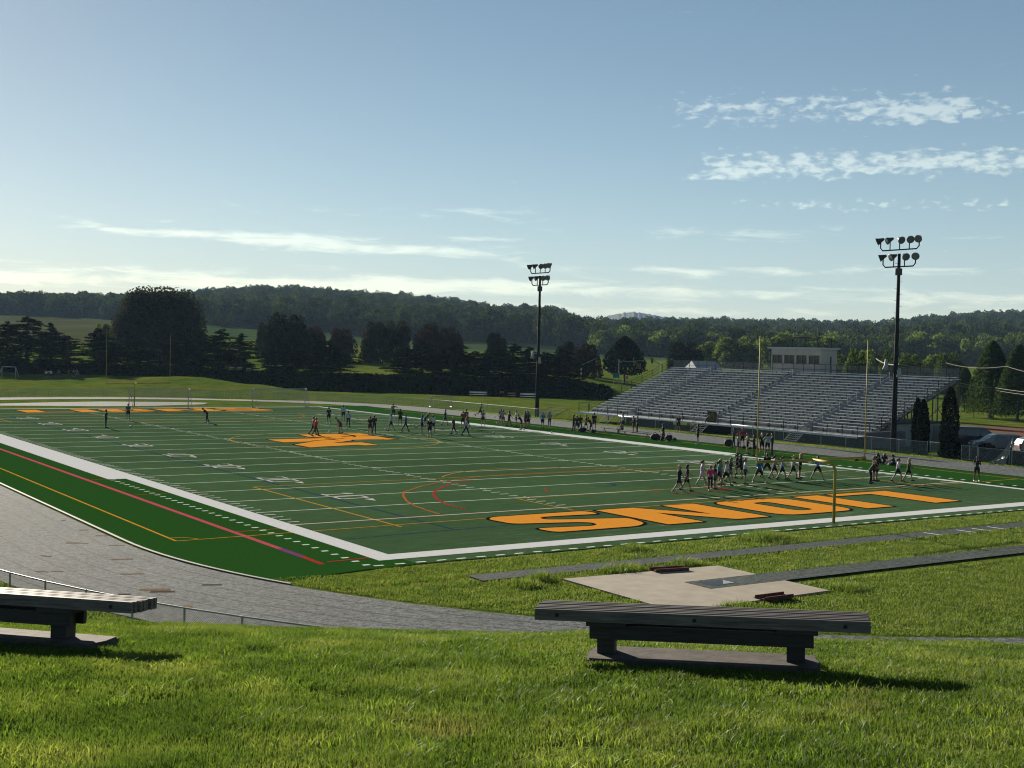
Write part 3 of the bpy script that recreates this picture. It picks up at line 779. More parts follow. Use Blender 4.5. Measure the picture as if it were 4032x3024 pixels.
def vnoise(x, y, s, seed=0):
    """smooth value noise on arrays"""
    g = np.random.default_rng(seed).random((64, 64))
    x = x / s; y = y / s; i = np.floor(x).astype(int); j = np.floor(y).astype(int); fx = x - i; fy = y - j
    fx = fx * fx * (3 - 2 * fx); fy = fy * fy * (3 - 2 * fy)
    G = lambda a, b: g[a % 64, b % 64]
    return (G(i, j) * (1 - fx) + G(i + 1, j) * fx) * (1 - fy) + (G(i, j + 1) * (1 - fx) + G(i + 1, j + 1) * fx) * fy
def blades(name, x, y, z, h, w, m, label, lean=0.9):
    n = len(x)
    a = rng.random(n) * 2 * np.pi; la = rng.random(n) * 2 * np.pi; ln = rng.random(n) * lean * h + 0.15 * h
    dx = np.cos(a) * w / 2; dy = np.sin(a) * w / 2; lx = np.cos(la) * ln; ly = np.sin(la) * ln
    V = np.empty((n, 5, 3), np.float32)
    V[:, 0] = np.stack([x - dx, y - dy, z - .01], 1); V[:, 1] = np.stack([x + dx, y + dy, z - .01], 1)
    V[:, 2] = np.stack([x + dx * .75 + lx * .35, y + dy * .75 + ly * .35, z + h * .6], 1)
    V[:, 3] = np.stack([x - dx * .75 + lx * .35, y - dy * .75 + ly * .35, z + h * .6], 1)
    V[:, 4] = np.stack([x + lx, y + ly, z + h], 1)
    k = np.arange(n)[:, None] * 5
    F = np.concatenate([k + np.array([[0, 1, 2]]), k + np.array([[0, 2, 3]]), k + np.array([[3, 2, 4]])], 0)
    me = npmesh(name, V.reshape(-1, 3), F, m)
    o = link(name, me); tag(o, label, 'grass', kind='stuff'); return o
def scatter_view(n, d0, d1, u0=-350, u1=4400, power=1.0):
    t = rng.random(n) ** power
    d = np.sqrt(d0 ** 2 + t * (d1 ** 2 - d0 ** 2)); uu = u0 + rng.random(n) * (u1 - u0)
    s = (uu - PW / 2) / FPX
    fx, fy = math.sin(YAW), math.cos(YAW); rx, ry = math.cos(YAW), -math.sin(YAW)
    return CAM[0] + d * (fx + s * rx), CAM[1] + d * (fy + s * ry), d
def near_grass():
    x, y, d = scatter_view(760000, 3.6, 16.5, u0=-1300, u1=5700, power=1.4)
    z = ground_z(x, y) - GRASS_SETTLE + 0.005
    pt = vnoise(x, y, .55, 3) * .6 + vnoise(x, y, .18, 4) * .4; big = vnoise(x, y, 2.2, 5)
    h = .016 + .028 * rng.random(len(x)) * (.35 + pt) + .045 * np.clip(pt - .58, 0, 1) * 2.2
    bare = (pt < .22) & (rng.random(len(x)) < .7)
    # nothing grows through the footings
    keep = ~bare
    for (o, rz, L) in ((A1, rz1, L1), (org2, rz2, L2)):
        lx = (x - o[0]) * math.cos(rz) + (y - o[1]) * math.sin(rz); ly = -(x - o[0]) * math.sin(rz) + (y - o[1]) * math.cos(rz)
        keep &= ~((lx > .42) & (lx < 2.30 if L == L1 else lx < 2.46) & (ly > -.10) & (ly < .46))
    w = .0045 + .0016 * np.maximum(0, d - 6) * .35
    blades('lawn_grass', x[keep], y[keep], z[keep], h[keep], w[keep], BLADE, 'sunlit short lawn grass covering the bank round the benches')
near_grass()
def clumps():
    # coarser, longer tufts scattered through the lawn, most of them close by
    cx, cy, cd = scatter_view(380, 4.4, 12.0, u0=-1300, u1=5700, power=1.6)
    k = rng.integers(20, 90, len(cx)); x = np.repeat(cx, k) + rng.normal(size=k.sum()) * .09; y = np.repeat(cy, k) + rng.normal(size=k.sum()) * .09
    keep = np.ones(len(x), bool)
    for (o, rz, L) in ((A1, rz1, L1), (org2, rz2, L2)):
        lx = (x - o[0]) * math.cos(rz) + (y - o[1]) * math.sin(rz); ly = -(x - o[0]) * math.sin(rz) + (y - o[1]) * math.cos(rz)
        keep &= ~((lx > .3) & (lx < 2.5) & (ly > -.2) & (ly < .5))
    x, y = x[keep], y[keep]
    blades('coarse_grass_tufts', x, y, ground_z(x, y) - GRASS_SETTLE, (.025 + .045 * rng.random(len(x))), .006 + .004 * rng.random(len(x)), grass_blade_mat('coarse_blade', (0.045, 0.085, 0.014), (0.085, 0.145, 0.022), (0.170, 0.210, 0.055), .5), 'coarser bright grass tufts scattered through the near lawn', 1.3)
clumps()
def d_grass():
    # rough grass of the D and the verges along the runways
    n = 480000
    x = CX + rng.uniform(-31.5, 36, n); y = rng.uniform(-25, -2.2, n)
    r = np.hypot(x - CX, y - CY); keep = (r < RIN - .1)
    keep &= ~((y > -6.62) & (y < -5.28) & (x > .2)) & ~((y > -12.1 - .02 * (x - 7)) & (y < -10.05 - .02 * (x - 7)) & (x > 10)) & ~((x > 2.9) & (x < 10.3) & (y > -13.9) & (y < -7.5))
    keep &= ~((y > -2.6) & (x > -2)) & ~((x < -2) & (y > -3.3 + (x + 2) * -.16))
    x, y = x[keep], y[keep]
    p = vnoise(x, y, 1.6, 8) * .5 + vnoise(x, y, .5, 9) * .5
    edge = np.minimum(np.minimum(np.abs(y + 6.62), np.abs(y + 5.28)), np.minimum(np.abs(y + 12.1 + .02 * (x - 7)), np.abs(y + 10.0 + .02 * (x - 7))))
    h = .03 + .07 * rng.random(len(x)) * (.3 + p) + .10 * np.clip(p - .62, 0, 1) * 3 * rng.random(len(x)) + np.where(edge < .35, .07, 0) * rng.random(len(x))
    # a few tall clumps
    for (cx, cy, rr, hh) in [(2.4, -7.2, .7, .35), (6.2, -7.0, 1.3, .28), (9.5, -6.95, .9, .25), (17.5, -3.6, 1.6, .4), (10, -3.3, 1.2, .25), (1.2, -7.8, .8, .3), (11.3, -13.6, .9, .28), (5.2, -14.2, 1.1, .25)]:
        q = np.hypot(x - cx, y - cy) / rr; h = h + np.where(q < 1, hh * (1 - q) * (.5 + rng.random(len(x))), 0)
    z = np.full(len(x), -.03)
    blades('rough_grass', x, y, z, h, (.016 + .010 * rng.random(len(x))), BLADEF, 'uneven rough grass growing between the runways and the end zone', 0.7)
d_grass()
def verge_grass():
    # grass strips outside the track, by the fence
    xs, ys = [], []
    n = 60000
    a = R(-100) + rng.random(n) * R(80); r = ROUT + .6 + rng.random(n) * 3.0
    x = CX + r * np.sin(a); y = CY - r * np.cos(a)
    xs.append(x); ys.append(y)
    n = 36000
    xs.append(CX + ROUT + .6 + rng.random(n) * 1.6); ys.append(rng.uniform(0, 100, n))
    x = np.concatenate(xs); y = np.concatenate(ys); p = vnoise(x, y, 1.2, 12)
    h = .05 + .14 * rng.random(len(x)) * p
    blades('verge_grass', x, y, ground_z(x, y) - .03, h, .03 + .01 * rng.random(len(x)), BLADEF, 'grass verge along the outside of the running track fence', 0.7)
verge_grass()

# steel boxes and pit on the vault pad
RUST = mat('rusty_steel', (0.11, 0.035, 0.028), 0.7, 0.3, noise=(0.4, 6))
def rail_box(name, uv, w, label):
    P = [gz(*p) for p in uv]; o = empty(name, tuple(P[0])); tag(o, label, 'steel rail', 'rusty steel rails on the vault pad')
    d = P[1] - P[0]; L = float(np.hypot(d[0], d[1])); o.rotation_euler = (0, 0, math.atan2(d[1], d[0])); o.location.z = 0.03
    for k in range(2):
        b = MB(); b.box((L / 2, -k * w, .06), (L, .05, .12)); b.box((L / 2, -k * w + .04, .01), (L, .10, .02)); b.build('rail', RUST, o)
    for k in range(3): b = MB(); b.box((L * (k + .1) / 2.2, -w / 2, .03), (.06, w, .04)); b.build('crossbar', RUST, o)
rail_box('standard_rail', [(2556, 2249), (2687, 2241)], .45, 'rusty red steel rail frame on the far edge of the concrete pad')
rail_box('standard_rail', [(2974, 2360), (3085, 2346)], .45, 'rusty red steel rail frame at the grass edge of the pad, near the bench')
vb = empty('vault_box', (7.6, -10.85, .036)); tag(vb, 'sunken pole vault box with a pale metal ramp set in the green runway end', 'vault box')
b = MB(); b.poly([(-.55, -.45, .006), (.55, -.3, .006), (.55, .3, .006), (-.55, .45, .006)]); b.build('pit', mat('pit_dark', (0.012, 0.02, 0.035), 0.5), vb)
b = MB(); b.poly([(.0, -.28, .011), (.55, -.3, .011), (.55, .3, .011)]); b.build('ramp', mat('ramp_metal', (0.45, 0.46, 0.45), 0.4, 0.5), vb)

# =================================================================== FENCES
GALV = mat('galvanised_steel', (0.34, 0.35, 0.36), 0.45, 0.6, noise=(0.15, 4))
GALVD = mat('dark_steel', (0.07, 0.072, 0.075), 0.5, 0.5)
def chain_mat(name, pitch, wire, col):
    m = bpy.data.materials.new(name); m.use_nodes = True
    t = NT(m.node_tree); b = m.node_tree.nodes['Principled BSDF']; b.inputs['Base Color'].default_value = col + (1,); b.inputs['Roughness'].default_value = 0.5; b.inputs['Metallic'].default_value = 0.3
    tc = t.n('ShaderNodeTexCoord'); s = t.n('ShaderNodeSeparateXYZ'); t.l(tc.outputs['UV'], s.inputs[0])
    def tri(v):
        f = t.math('FRACT', t.math('DIVIDE', v, pitch)); return t.math('LESS_THAN', t.math('ABSOLUTE', t.math('SUBTRACT', f, 0.5)), wire / pitch / 2)
    a = tri(t.math('ADD', s.outputs[0], s.outputs[1])); c = tri(t.math('SUBTRACT', s.outputs[0], s.outputs[1]))
    al = t.math('MAXIMUM', a, c)
    tr = t.n('ShaderNodeBsdfTransparent'); mx = t.n('ShaderNodeMixShader'); t.l(al, mx.inputs[0]); t.l(tr.outputs[0], mx.inputs[1]); t.l(b.outputs[0], mx.inputs[2])
    t.l(mx.outputs[0], m.node_tree.nodes['Material Output'].inputs['Surface'])
    return m
CHAIN = chain_mat('chain_link', 0.07, 0.0075, (0.30, 0.31, 0.32))
NETM = chain_mat('fine_net', 0.045, 0.003, (0.25, 0.25, 0.24))
def fabric(name, pts, zs0, zs1, m, parent):
    """mesh panel following a line of ground points, with metric UVs"""
    me = bpy.data.meshes.new(name); V = []; F = []; UV = []; s = 0.0
    for i, p in enumerate(pts):
        if i: s += math.dist(p[:2], pts[i - 1][:2])
        V += [(p[0], p[1], zs0[i]), (p[0], p[1], zs1[i])]; UV += [(s, 0), (s, zs1[i] - zs0[i])]
        if i: k = 2 * i; F.append((k - 2, k, k + 1, k - 1))
    me.from_pydata(V, [], F); me.materials.append(m); uvl = me.uv_layers.new(name='UVMap')
    for lp in me.loops: uvl.data[lp.index].uv = UV[lp.vertex_index]
    return link(name, me, parent)
def fence(label, pts, h=1.07, step=3.0, group=None, top=True, z=None, pr=.030, m=None, name='chain_link_fence'):
    """posts every ~step metres along a polyline"""
    P = [np.array(p[:2], float) for p in pts]; Q = [P[0]]
    for a, c in zip(P[:-1], P[1:]):
        k = max(1, round(np.hypot(*(c - a)) / step)); Q += [a + (c - a) * (i + 1) / k for i in range(k)]
    g = [gh(q[0], q[1]) - .02 if z is None else z for q in Q]
    root = empty(name, (Q[0][0], Q[0][1], g[0])); tag(root, label, 'fence', group)
    o = np.array([Q[0][0], Q[0][1], g[0]])
    L = [(q[0] - o[0], q[1] - o[1], g_ - o[2]) for q, g_ in zip(Q, g)]
    proto = None
    for p in L:
        if proto is None:
            b = MB(); b.tube((0, 0, -.1), (0, 0, h), pr, n=6); b.ball((0, 0, h), pr * 1.15, 6, 4); proto = b.build('post', m or GALV, root, loc=p)
        else:
            c = proto.copy(); COL.objects.link(c); c.location = p; c.parent = root
    if top:
        b = MB(); b.path([(p[0], p[1], p[2] + h) for p in L], .024, n=6); b.build('top_rail', GALV, root, True)
    fabric('wire_mesh', L, [p[2] + .03 for p in L], [p[2] + h - .02 for p in L], CHAIN, root)
    return root
fence('low chain link fence with shiny top rail curving down the bank foot behind the benches', arc(CX, CY, RFENCE, 285, 190, 34), group='chain link fences round the track')
fence('chain link fence bending round the far left end of the track below the knoll', arc(CX, CYF, RFENCE, -80, 40, 44), group='chain link fences round the track')
fence('chain link fence beside the small goal, running towards the first light pole', arc(CX, CYF, RFENCE, 42, 90, 14) + [(CX + RFENCE, 79.5)], group='chain link fences round the track')
fence('chain link fence before the dark underside of the grandstand, between its stairs', [(CX + RFENCE + .5, 67), (CX + RFENCE + .5, 54)], group='chain link fences round the track')
fence('chain link fence before the right half of the grandstand, by the second light pole', [(CX + RFENCE + .3, 48.5), (CX + RFENCE + .2, 24.6)], h=1.25, group='chain link fences round the track')
fence('chain link fence at the right edge in front of the parked cars and hedge', [(CX + RFENCE - .3, 19.2), (CX + RFENCE - .6, 2)], h=1.2, group='chain link fences round the track')
def gate(p0, p1, label):
    p0, p1 = np.array(p0), np.array(p1); L = float(np.hypot(*(p1 - p0))); root = empty('fence_gate', (p0[0], p0[1], 0), math.atan2(p1[1] - p0[1], p1[0] - p0[0]))
    tag(root, label, 'gate', 'gates in the track fence')
    b = MB(); H = 1.25
    for x in (0, L / 2, L): b.tube((x, 0, 0), (x, 0, H), .03, n=6)
    for z in (.12, H): b.tube((0, 0, z), (L, 0, z), .024, n=6)
    b.build('gate_frame', GALV, root); fabric('wire_mesh', [(0, .01), (L, .01)], [.12, .12], [H, H], CHAIN, root)
gate((CX + RFENCE + .2, 24.3), (CX + RFENCE + .1, 22.0), 'closed wire gate left of the tall dark cypress')
gate((CX + RFENCE - .2, 20.9), (CX + RFENCE - .3, 19.3), 'wire gate right of the tall dark cypress, behind the lone far player')

# =================================================================== LIGHT POLES
POLEM = mat('pole_steel', (0.014, 0.014, 0.015), 0.85, 0.0, spec=0.08); LAMPM = mat('lamp_housing', (0.05, 0.05, 0.052), 0.5, 0.3); LENS = mat('lamp_lens', (0.16, 0.17, 0.17), 0.15, 0.2)
def light_pole(x, y, label):
    H = 17.6; root = empty('floodlight_pole', (x, y, 0)); tag(root, label, 'light pole', 'floodlight poles by the grandstand')
    b = MB(); b.path([(0, 0, -.2), (0, 0, 6), (0, 0, H)], [.26, .21, .13], n=12); b.build('pole', POLEM, root, True)
    b = MB()
    for k in range(22):
        s = 1 if k % 2 else -1; z = 5.2 + k * .55; b.tube((0, 0, z), (0, s * .42, z), .014, n=5)
    b.build('climbing_pegs', POLEM, root)
    toward = R(180 + 62) # floodlights face the pitch
    for z, n in ((H - 1.15, 4), (H + .35, 5)):
        w = 2.15 if n == 4 else 2.55
        b = MB(); yy = [w * (2 * k / (n - 1) - 1) * .82 for k in range(n)]
        b.path([(0, yy[0], z + .75), (0, yy[0], z + .25), (0, yy[0] + .25, z), (0, yy[-1] - .25, z), (0, yy[-1], z + .25), (0, yy[-1], z + .75)], .06, n=6)
        for q in yy[1:-1]: b.tube((0, q, z), (0, q, z + .75), .05, n=5)
        b.build('crossarm', POLEM, root)
        for k, q in enumerate(yy):
            fl = empty('floodlight', (0, q, z + .95)); fl.parent = root
            az = R([200, 235, 250, 150, 120][k % 5] if n == 5 else [215, 240, 160, 130][k]); fl.rotation_euler = (R(0), R(0), az)
            b = MB(); ax = Vector((1, 0, -.42)).normalized(); c = Vector((0, 0, 0))
            b.path([c - ax * .32, c - ax * .15, c + ax * .12, c + ax * .34, c + ax * .36], [.09, .15, .24, .34, .35], n=14); b.build('reflector', LAMPM, fl, True)
            b = MB(); b.path([c + ax * .362, c + ax * .375], [.31, .29], n=14); b.build('lens', LENS, fl)
    b = MB(); b.box((0, 0, H - 2.6 + 1), (.5, .35, .6)); b.build('junction_box', LAMPM, root)
    for (dy, z, L) in ((-.55, 7.2, .9), (.9, 7.9, 1.1)):
        b = MB(); b.path([(-.2, dy, z + L * .3), (-.2, dy, z - L * .2), (-.2, dy * 1.1, z - L * .55)], [.12, .18, .26], n=10); b.tube((0, 0, z), (-.2, dy, z), .05, n=6)
        b.build('loudspeaker', mat('horn_speaker', (0.30, 0.31, 0.31), 0.6), root, True)
light_pole(66.45, 83.8, 'tall dark floodlight pole at the far left end of the grandstand')
light_pole(66.6, 29.0, 'tall dark floodlight pole before the right end of the grandstand, nearer and larger')

# =================================================================== GOALS
GOALY = mat('goalpost_yellow', (0.30, 0.24, 0.03), 0.6, noise=(0.2, 1.5))
def football_goal(y, s, label):
    """s=-1: stands behind the near end line, +1 far"""
    root = empty('football_goalpost', (24.38, y + s * 1.45, 0)); tag(root, label, 'goalpost', 'yellow football goalposts')
    b = MB(); b.path([(0, 0, 0), (0, 0, 2.65), (0, -s * .12, 2.9), (0, -s * .45, 3.02), (0, -s * 1.5, 3.05)], [.075] * 5, n=12); b.build('gooseneck', GOALY, root, True)
    b = MB(); b.tube((-3.95, -s * 1.5, 3.05), (3.95, -s * 1.5, 3.05), .06, n=10); b.build('crossbar', GOALY, root, True)
    for x in (-3.95, 3.95):
        b = MB(); b.tube((x, -s * 1.5, 3.0), (x, -s * 1.5, 9.25), .029, n=8); b.build('upright', GOALY, root, True)
football_goal(0, -1, 'near yellow football goalpost standing on the end line by the gold letters')
football_goal(FL_, 1, 'far yellow football goalpost behind the distant end zone')
GOALW = mat('goal_white', (0.30, 0.32, 0.33), 0.5)
def soccer_goal(x0, x1, y, label, depth=1.5, h=2.44, s=1, z=0.0, rz=0.0, m=None, grp='white soccer goals', br=.06):
    w = x1 - x0; root = empty('soccer_goal', (x0, y, z), rz); tag(root, label, 'goal', grp)
    for x in (0, w):
        b = MB(); b.tube((x, 0, 0), (x, 0, h), br, n=8); b.build('goalpost', m or GOALW, root)
        b = MB(); b.tube((x, 0, .05), (x, s * depth, .05), br, n=6); b.build('ground_bar', m or GOALW, root)
        b = MB(); b.path([(x, 0, h), (x, s * .5, h), (x, s * depth, .08)], br * .5, n=6); b.build('stay', m or GOALW, root)
    b = MB(); b.tube((0, 0, h), (w, 0, h), br, n=8); b.build('crossbar', m or GOALW, root)
    net = MB(); net.poly([(0, s * .5, h), (w, s * .5, h), (w, s * depth, .08), (0, s * depth, .08)])
    n_ = net.build('net', NETM, root); uvl = n_.data.uv_layers.new(name='UVMap')
    for lp in n_.data.loops: v = n_.data.vertices[lp.vertex_index].co; uvl.data[lp.index].uv = (v.x, v.z)
    return root
soccer_goal(22.75, 30.15, 108.0, 'white soccer goal in front of the far gold lettering, left of its twin', s=-1)
soccer_goal(39.2, 46.6, 109.3, 'white soccer goal on the far end line beyond the lettering, right of its twin', s=-1)

# =================================================================== GRANDSTAND
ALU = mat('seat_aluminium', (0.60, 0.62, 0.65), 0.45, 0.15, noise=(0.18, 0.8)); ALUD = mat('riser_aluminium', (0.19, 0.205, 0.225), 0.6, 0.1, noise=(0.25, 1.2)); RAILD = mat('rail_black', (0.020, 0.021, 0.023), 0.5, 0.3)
GX, GY0, GY1, NROW, RUN_, RISE, WZ = 67.2, 33.6, 76.2, 21, 0.62, 0.255, 0.98
stand = empty('grandstand', (GX, GY0, 0)); tag(stand, 'long aluminium grandstand with rows of bench seats beside the track', 'grandstand')
SL = GY1 - GY0
AISLES = [SL * .185, SL * .50, SL * .815]; AW = 1.25
def in_sections():
    e = [0] + [v for a in AISLES for v in (a - AW / 2, a + AW / 2)] + [SL]
    return [(e[i], e[i + 1]) for i in range(0, len(e), 2)]
SEC = in_sections()
FX = 1.75                                            # depth of the front walkway
for r in range(NROW):
    x = FX + r * RUN_; z = WZ + .05 + r * RISE
    b = MB()
    for (a, c) in SEC: b.box((x + .40, (a + c) / 2, z + .43), (.25, c - a - .04, .04)); b.box((x + .275, (a + c) / 2, z + .415), (.012, c - a - .04, .06))
    b.build('seat_plank', ALU, stand)
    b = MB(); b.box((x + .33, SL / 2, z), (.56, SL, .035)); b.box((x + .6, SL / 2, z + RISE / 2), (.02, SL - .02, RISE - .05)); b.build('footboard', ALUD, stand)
    b = MB(); y = .6
    while y < SL:
        if not any(abs(y - a) < AW / 2 + .05 for a in AISLES): b.box((x + .44, y, z + .21), (.16, .06, .37))
        y += 1.83
    b.build('bracket_row', GALVD, stand)
b = MB(); b.box((FX / 2, SL / 2, WZ), (FX, SL, .05)); b.box((-.02, SL / 2, WZ - .05), (.04, SL, .18)); b.build('front_walkway', ALU, stand)
b = MB()
for k in range(24): b.tube((.06, SL * k / 23, WZ), (.06, SL * k / 23, WZ + 1.07), .035, n=5)
b.build('guard_post', RAILD, stand)
b = MB()
for z in (.1, .42, .74, 1.07): b.tube((.06, 0, WZ + z), (.06, SL, WZ + z), .018, n=5)
b.build('front_guard_rail', GALVD, stand)
topx, topz = FX + NROW * RUN_, WZ + .05 + NROW * RISE
for yy, nm in ((-.03, 'end_guard'), (SL + .03, 'end_guard')):
    b = MB(); p0 = Vector((FX - .1, yy, WZ)); p1 = Vector((topx, yy, topz))
    for k in range(9):
        q = p0.lerp(p1, k / 8); b.tube(q, q + Vector((0, 0, 1.15)), .035, n=5)
    for z in (.35, .75, 1.12): b.tube(p0 + Vector((0, 0, z)), p1 + Vector((0, 0, z)), .02, n=5)
    b.tube((0, yy, WZ + 1.07), p0 + Vector((0, 0, 1.12)), .02, n=5)
    b.build(nm, RAILD, stand)
    b = MB(); b.path([(FX - .2, yy, WZ - .12), (topx, yy, topz - .16)], .09, n=6); b.build('stringer', GALVD, stand)
b = MB()
for z in (.5, 1.07): b.tube((topx + .05, 0, topz + z), (topx + .05, SL, topz + z), .022, n=5)
for k in range(28): b.tube((topx + .05, SL * k / 27, topz - .2), (topx + .05, SL * k / 27, topz + 1.07), .03, n=5)
b.build('back_guard', RAILD, stand)
fabric('back_mesh', [(topx + .06, 0), (topx + .06, SL)], [topz, topz], [topz + 1.05] * 2, CHAIN, stand)
b = MB(); b.box((topx - .05, SL / 2, topz - .02), (.5, SL, .04)); b.build('top_step', ALU, stand)
for a in AISLES:
    b = MB()
    for k in range(5):
        r0 = 1 + k * 4; r1 = r0 + 2.2
        def pt(r): return Vector((FX + r * RUN_ + .3, a, WZ + .05 + r * RISE))
        p, q = pt(r0), pt(r1); up = Vector((0, 0, .92))
        b.path([p, p + up, q + up, q], .022, n=6)
        b.tube(p + up * .5, q + up * .5, .016, n=5)
    b.build('aisle_rail', mat('rail_bright', (0.55, 0.57, 0.6), 0.35, 0.4), stand)
    b = MB()
    for r in range(NROW):
        b.box((FX + r * RUN_ + .12, a, WZ + .05 + r * RISE + .13), (.28, AW - .1, .24))
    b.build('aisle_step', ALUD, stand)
sup = MB()
for k in range(15):
    y = SL * k / 14
    for fx in (.15, .45, .78, 1.0):
        x = topx * fx; z = WZ if x < FX else WZ + (x - FX) / RUN_ * RISE
        pp = MB(); sup.tube((x, y, 0), (x, y, z - .1), .07, n=6)
    sup.tube((topx * .45, y, .3), (topx * .98, y, topz - 1.0), .04, n=5); sup.tube((topx * .78, y, .3), (topx * .45, y, 2.1), .04, n=5)
    if k in (0, 13): 
        sup.tube((topx * .99, y, .4), (topx * .78, y, 3.6), .04, n=5); sup.tube((topx * .78, y, .4), (topx * .99, y, 4.4), .04, n=5)
sup.build('support_frame', GALVD, stand)
for y0, y1 in ((0, 9), (14, 23), (26.5, SL - 8)):
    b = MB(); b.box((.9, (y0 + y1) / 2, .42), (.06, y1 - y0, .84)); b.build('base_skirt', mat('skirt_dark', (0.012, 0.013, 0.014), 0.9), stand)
for yc in (7.3, 20.6, 36.4):
    st = MB()
    for k in range(5):
        st.box((-.95 + .24 * k, yc, .17 + .185 * k), (.27, 1.5, .035))
    for s in (-.78, .78):
        st.tube((-1.15, yc + s, .02), (.05, yc + s, WZ), .04, n=6)
        st.tube((-1.15, yc + s, .02), (-1.15, yc + s, .95), .025, n=6); st.tube((-1.15, yc + s, .95), (.05, yc + s, WZ + .95), .025, n=6); st.tube((-.55, yc + s, .45), (-.55, yc + s, 1.45), .02, n=6)
    st.build('stairs', GALV, stand)
# number board on the front rail
b = MB(); b.box((-.0, 19.4, WZ + .72), (.06, 1.35, 1.15)); bd = b.build('rail_board', mat('board_olive', (0.05, 0.048, 0.02), 0.7), stand)
b = MB()
for k, dx in (('1', -.28), ('0', .28)):
    pass
b.path([(-.04, 19.75, WZ + .35), (-.04, 19.75, WZ + 1.1)], .05, n=5)
b.path([(-.04, 19.3 + .2 * math.cos(t * .6), WZ + .72 + .36 * math.sin(t * .6)) for t in range(12)], .045, n=5)
b.build('board_numeral', mat('numeral_gold', (0.32, 0.22, 0.04), 0.6), stand)

# press box on the back of the stand
PBW = mat('press_box_panel', (0.36, 0.345, 0.325), 0.8, noise=(0.10, 1.5), spec=0.05); PBT = mat('press_box_trim', (0.32, 0.38, 0.42), 0.6); PANE = mat('dark_glass', (0.01, 0.012, 0.013), 0.08, spec=0.8)
PC = at_x(3043, 1464, GX + topx + .6); PD = at_x(3236, 1472, GX + topx + .6); 
py0, py1 = float(PD[1]), float(PC[1]); pbz = topz - .05; PH_ = 2.8; PDp = 2.6
pb = empty('press_box', (GX + topx + .35, py0, pbz)); tag(pb, 'grey press box with four dark windows on top of the grandstand', 'press box')
PL = py1 - py0; NW = 4; ww, wh, wz = PL * .215, 1.0, 1.12
wb = MB()
ys = [PL * (k + .5) / NW for k in range(NW)]
wb.box((0, PL / 2, wz / 2), (.1, PL, wz)); wb.box((0, PL / 2, (wz + wh + PH_) / 2), (.1, PL, PH_ - wz - wh))
ed = [0] + [v for y in ys for v in (y - ww / 2, y + ww / 2)] + [PL]
for i in range(0, len(ed), 2): wb.box((0, (ed[i] + ed[i + 1]) / 2, wz + wh / 2), (.1, ed[i + 1] - ed[i], wh))
wb.box((PDp, PL / 2, PH_ / 2), (.1, PL, PH_))
for y in (.05, PL - .05): wb.box((PDp / 2, y, PH_ / 2), (PDp - .1, .1, PH_))
wb.box((PDp / 2, PL / 2, .02), (PDp - .1, PL - .2, .04))
wb.build('wall', PBW, pb)
rf = MB(); rf.box((PDp / 2 - .1, PL / 2, PH_ + .09), (PDp + .7, PL + .6, .20)); rf.build('roof', PBT, pb)
for y in ys:
    w_ = MB()
    for dy in (-ww / 2 + .03, 0, ww / 2 - .03): w_.box((-.03, y + dy, wz + wh / 2), (.09, .04, wh))
    for dz in (.02, wh - .02): w_.box((-.03, y, wz + dz), (.088, ww, .05))
    wo = w_.build('window', mat('window_frame_grey', (0.22, 0.22, 0.215), 0.6), pb)
    g = MB(); g.box((.02, y, wz + wh / 2), (.02, ww - .02, wh - .02)); g.build('pane', PANE, wo)
dr = MB(); dr.box((PDp * .62, -.03, 1.0), (.16, .05, 2.0)); dr.build('corner_post', RAILD, pb)
dr = MB(); dr.box((PDp * .32, -.02, 1.02), (.85, .04, 2.04)); dr.build('door', PBW, pb)
rr = MB()
for (x, y) in ((.3, .8), (.3, PL * .35), (.3, PL * .62), (.3, PL - .8), (PDp, .8), (PDp, PL - .8)): rr.tube((x, y, PH_ + .15), (x, y, PH_ + 1.25), .035, n=5)
for z in (.6, 1.2): rr.tube((.3, .8, PH_ + z), (.3, PL - .8, PH_ + z), .02, n=5); rr.tube((PDp, .8, PH_ + z), (PDp, PL - .8, PH_ + z), .02, n=5)
rr.box((.6, PL * .45, PH_ + 1.28), (.2, PL * .35, .12)); rr.tube((.2, .5, PH_ + .1), (.2, .5, PH_ + 1.9), .045, n=5)
rr.build('roof_railing', RAILD, pb)
pd = MB(); pd.box((1.2, -.9, -.08), (3.0, 1.8, .1)); 
for y in (-1.75,): 
    for x in (-.2, 1.2, 2.6): pd.tube((x, y, -.05), (x, y, 1.0), .03, n=5)
    pd.tube((-.2, y, 1.0), (2.6, y, 1.0), .025, n=5); pd.tube((-.2, y, .5), (2.6, y, .5), .02, n=5)
pd.build('landing', RAILD, pb)
pbs = MB()
for y in (.3, PL - .3):
    pbs.tube((PDp, y, -.1), (PDp, y, -6.2), .08, n=6)
pbs.build('stilts', GALVD, pb)
# block store under the right end
sh = empty('block_store', (GX + 4.2, 33.1, 0)); tag(sh, 'pale concrete block store under the right end of the grandstand', 'shed')
b = MB(); b.box((4.6, 3.2, 1.05), (9.2, 6.0, 2.1)); b.build('wall', mat('pale_block', (0.22, 0.235, 0.21), 0.85, noise=(0.18, 2)), sh)
b = MB(); b.box((4.6, 3.2, 2.16), (9.5, 6.3, .12)); b.build('roof', mat('store_roof', (0.03, 0.032, 0.03), 0.8), sh)
b = MB(); b.box((6.9, .17, .95), (1.0, .06, 1.9)); b.build('door', mat('store_door', (0.13, 0.15, 0.14), 0.7), sh)
wl = MB(); wl.box((1.9, 0, .75), (5.4, .25, 1.5)); w1 = wl.build('retaining_wall', mat('grey_block', (0.105, 0.105, 0.11), 0.85, noise=(0.3, 2)), None, loc=(GX + .6, 32.4, 0)); tag(w1, 'grey block wall at the front corner of the grandstand beside the floodlight pole', 'wall')

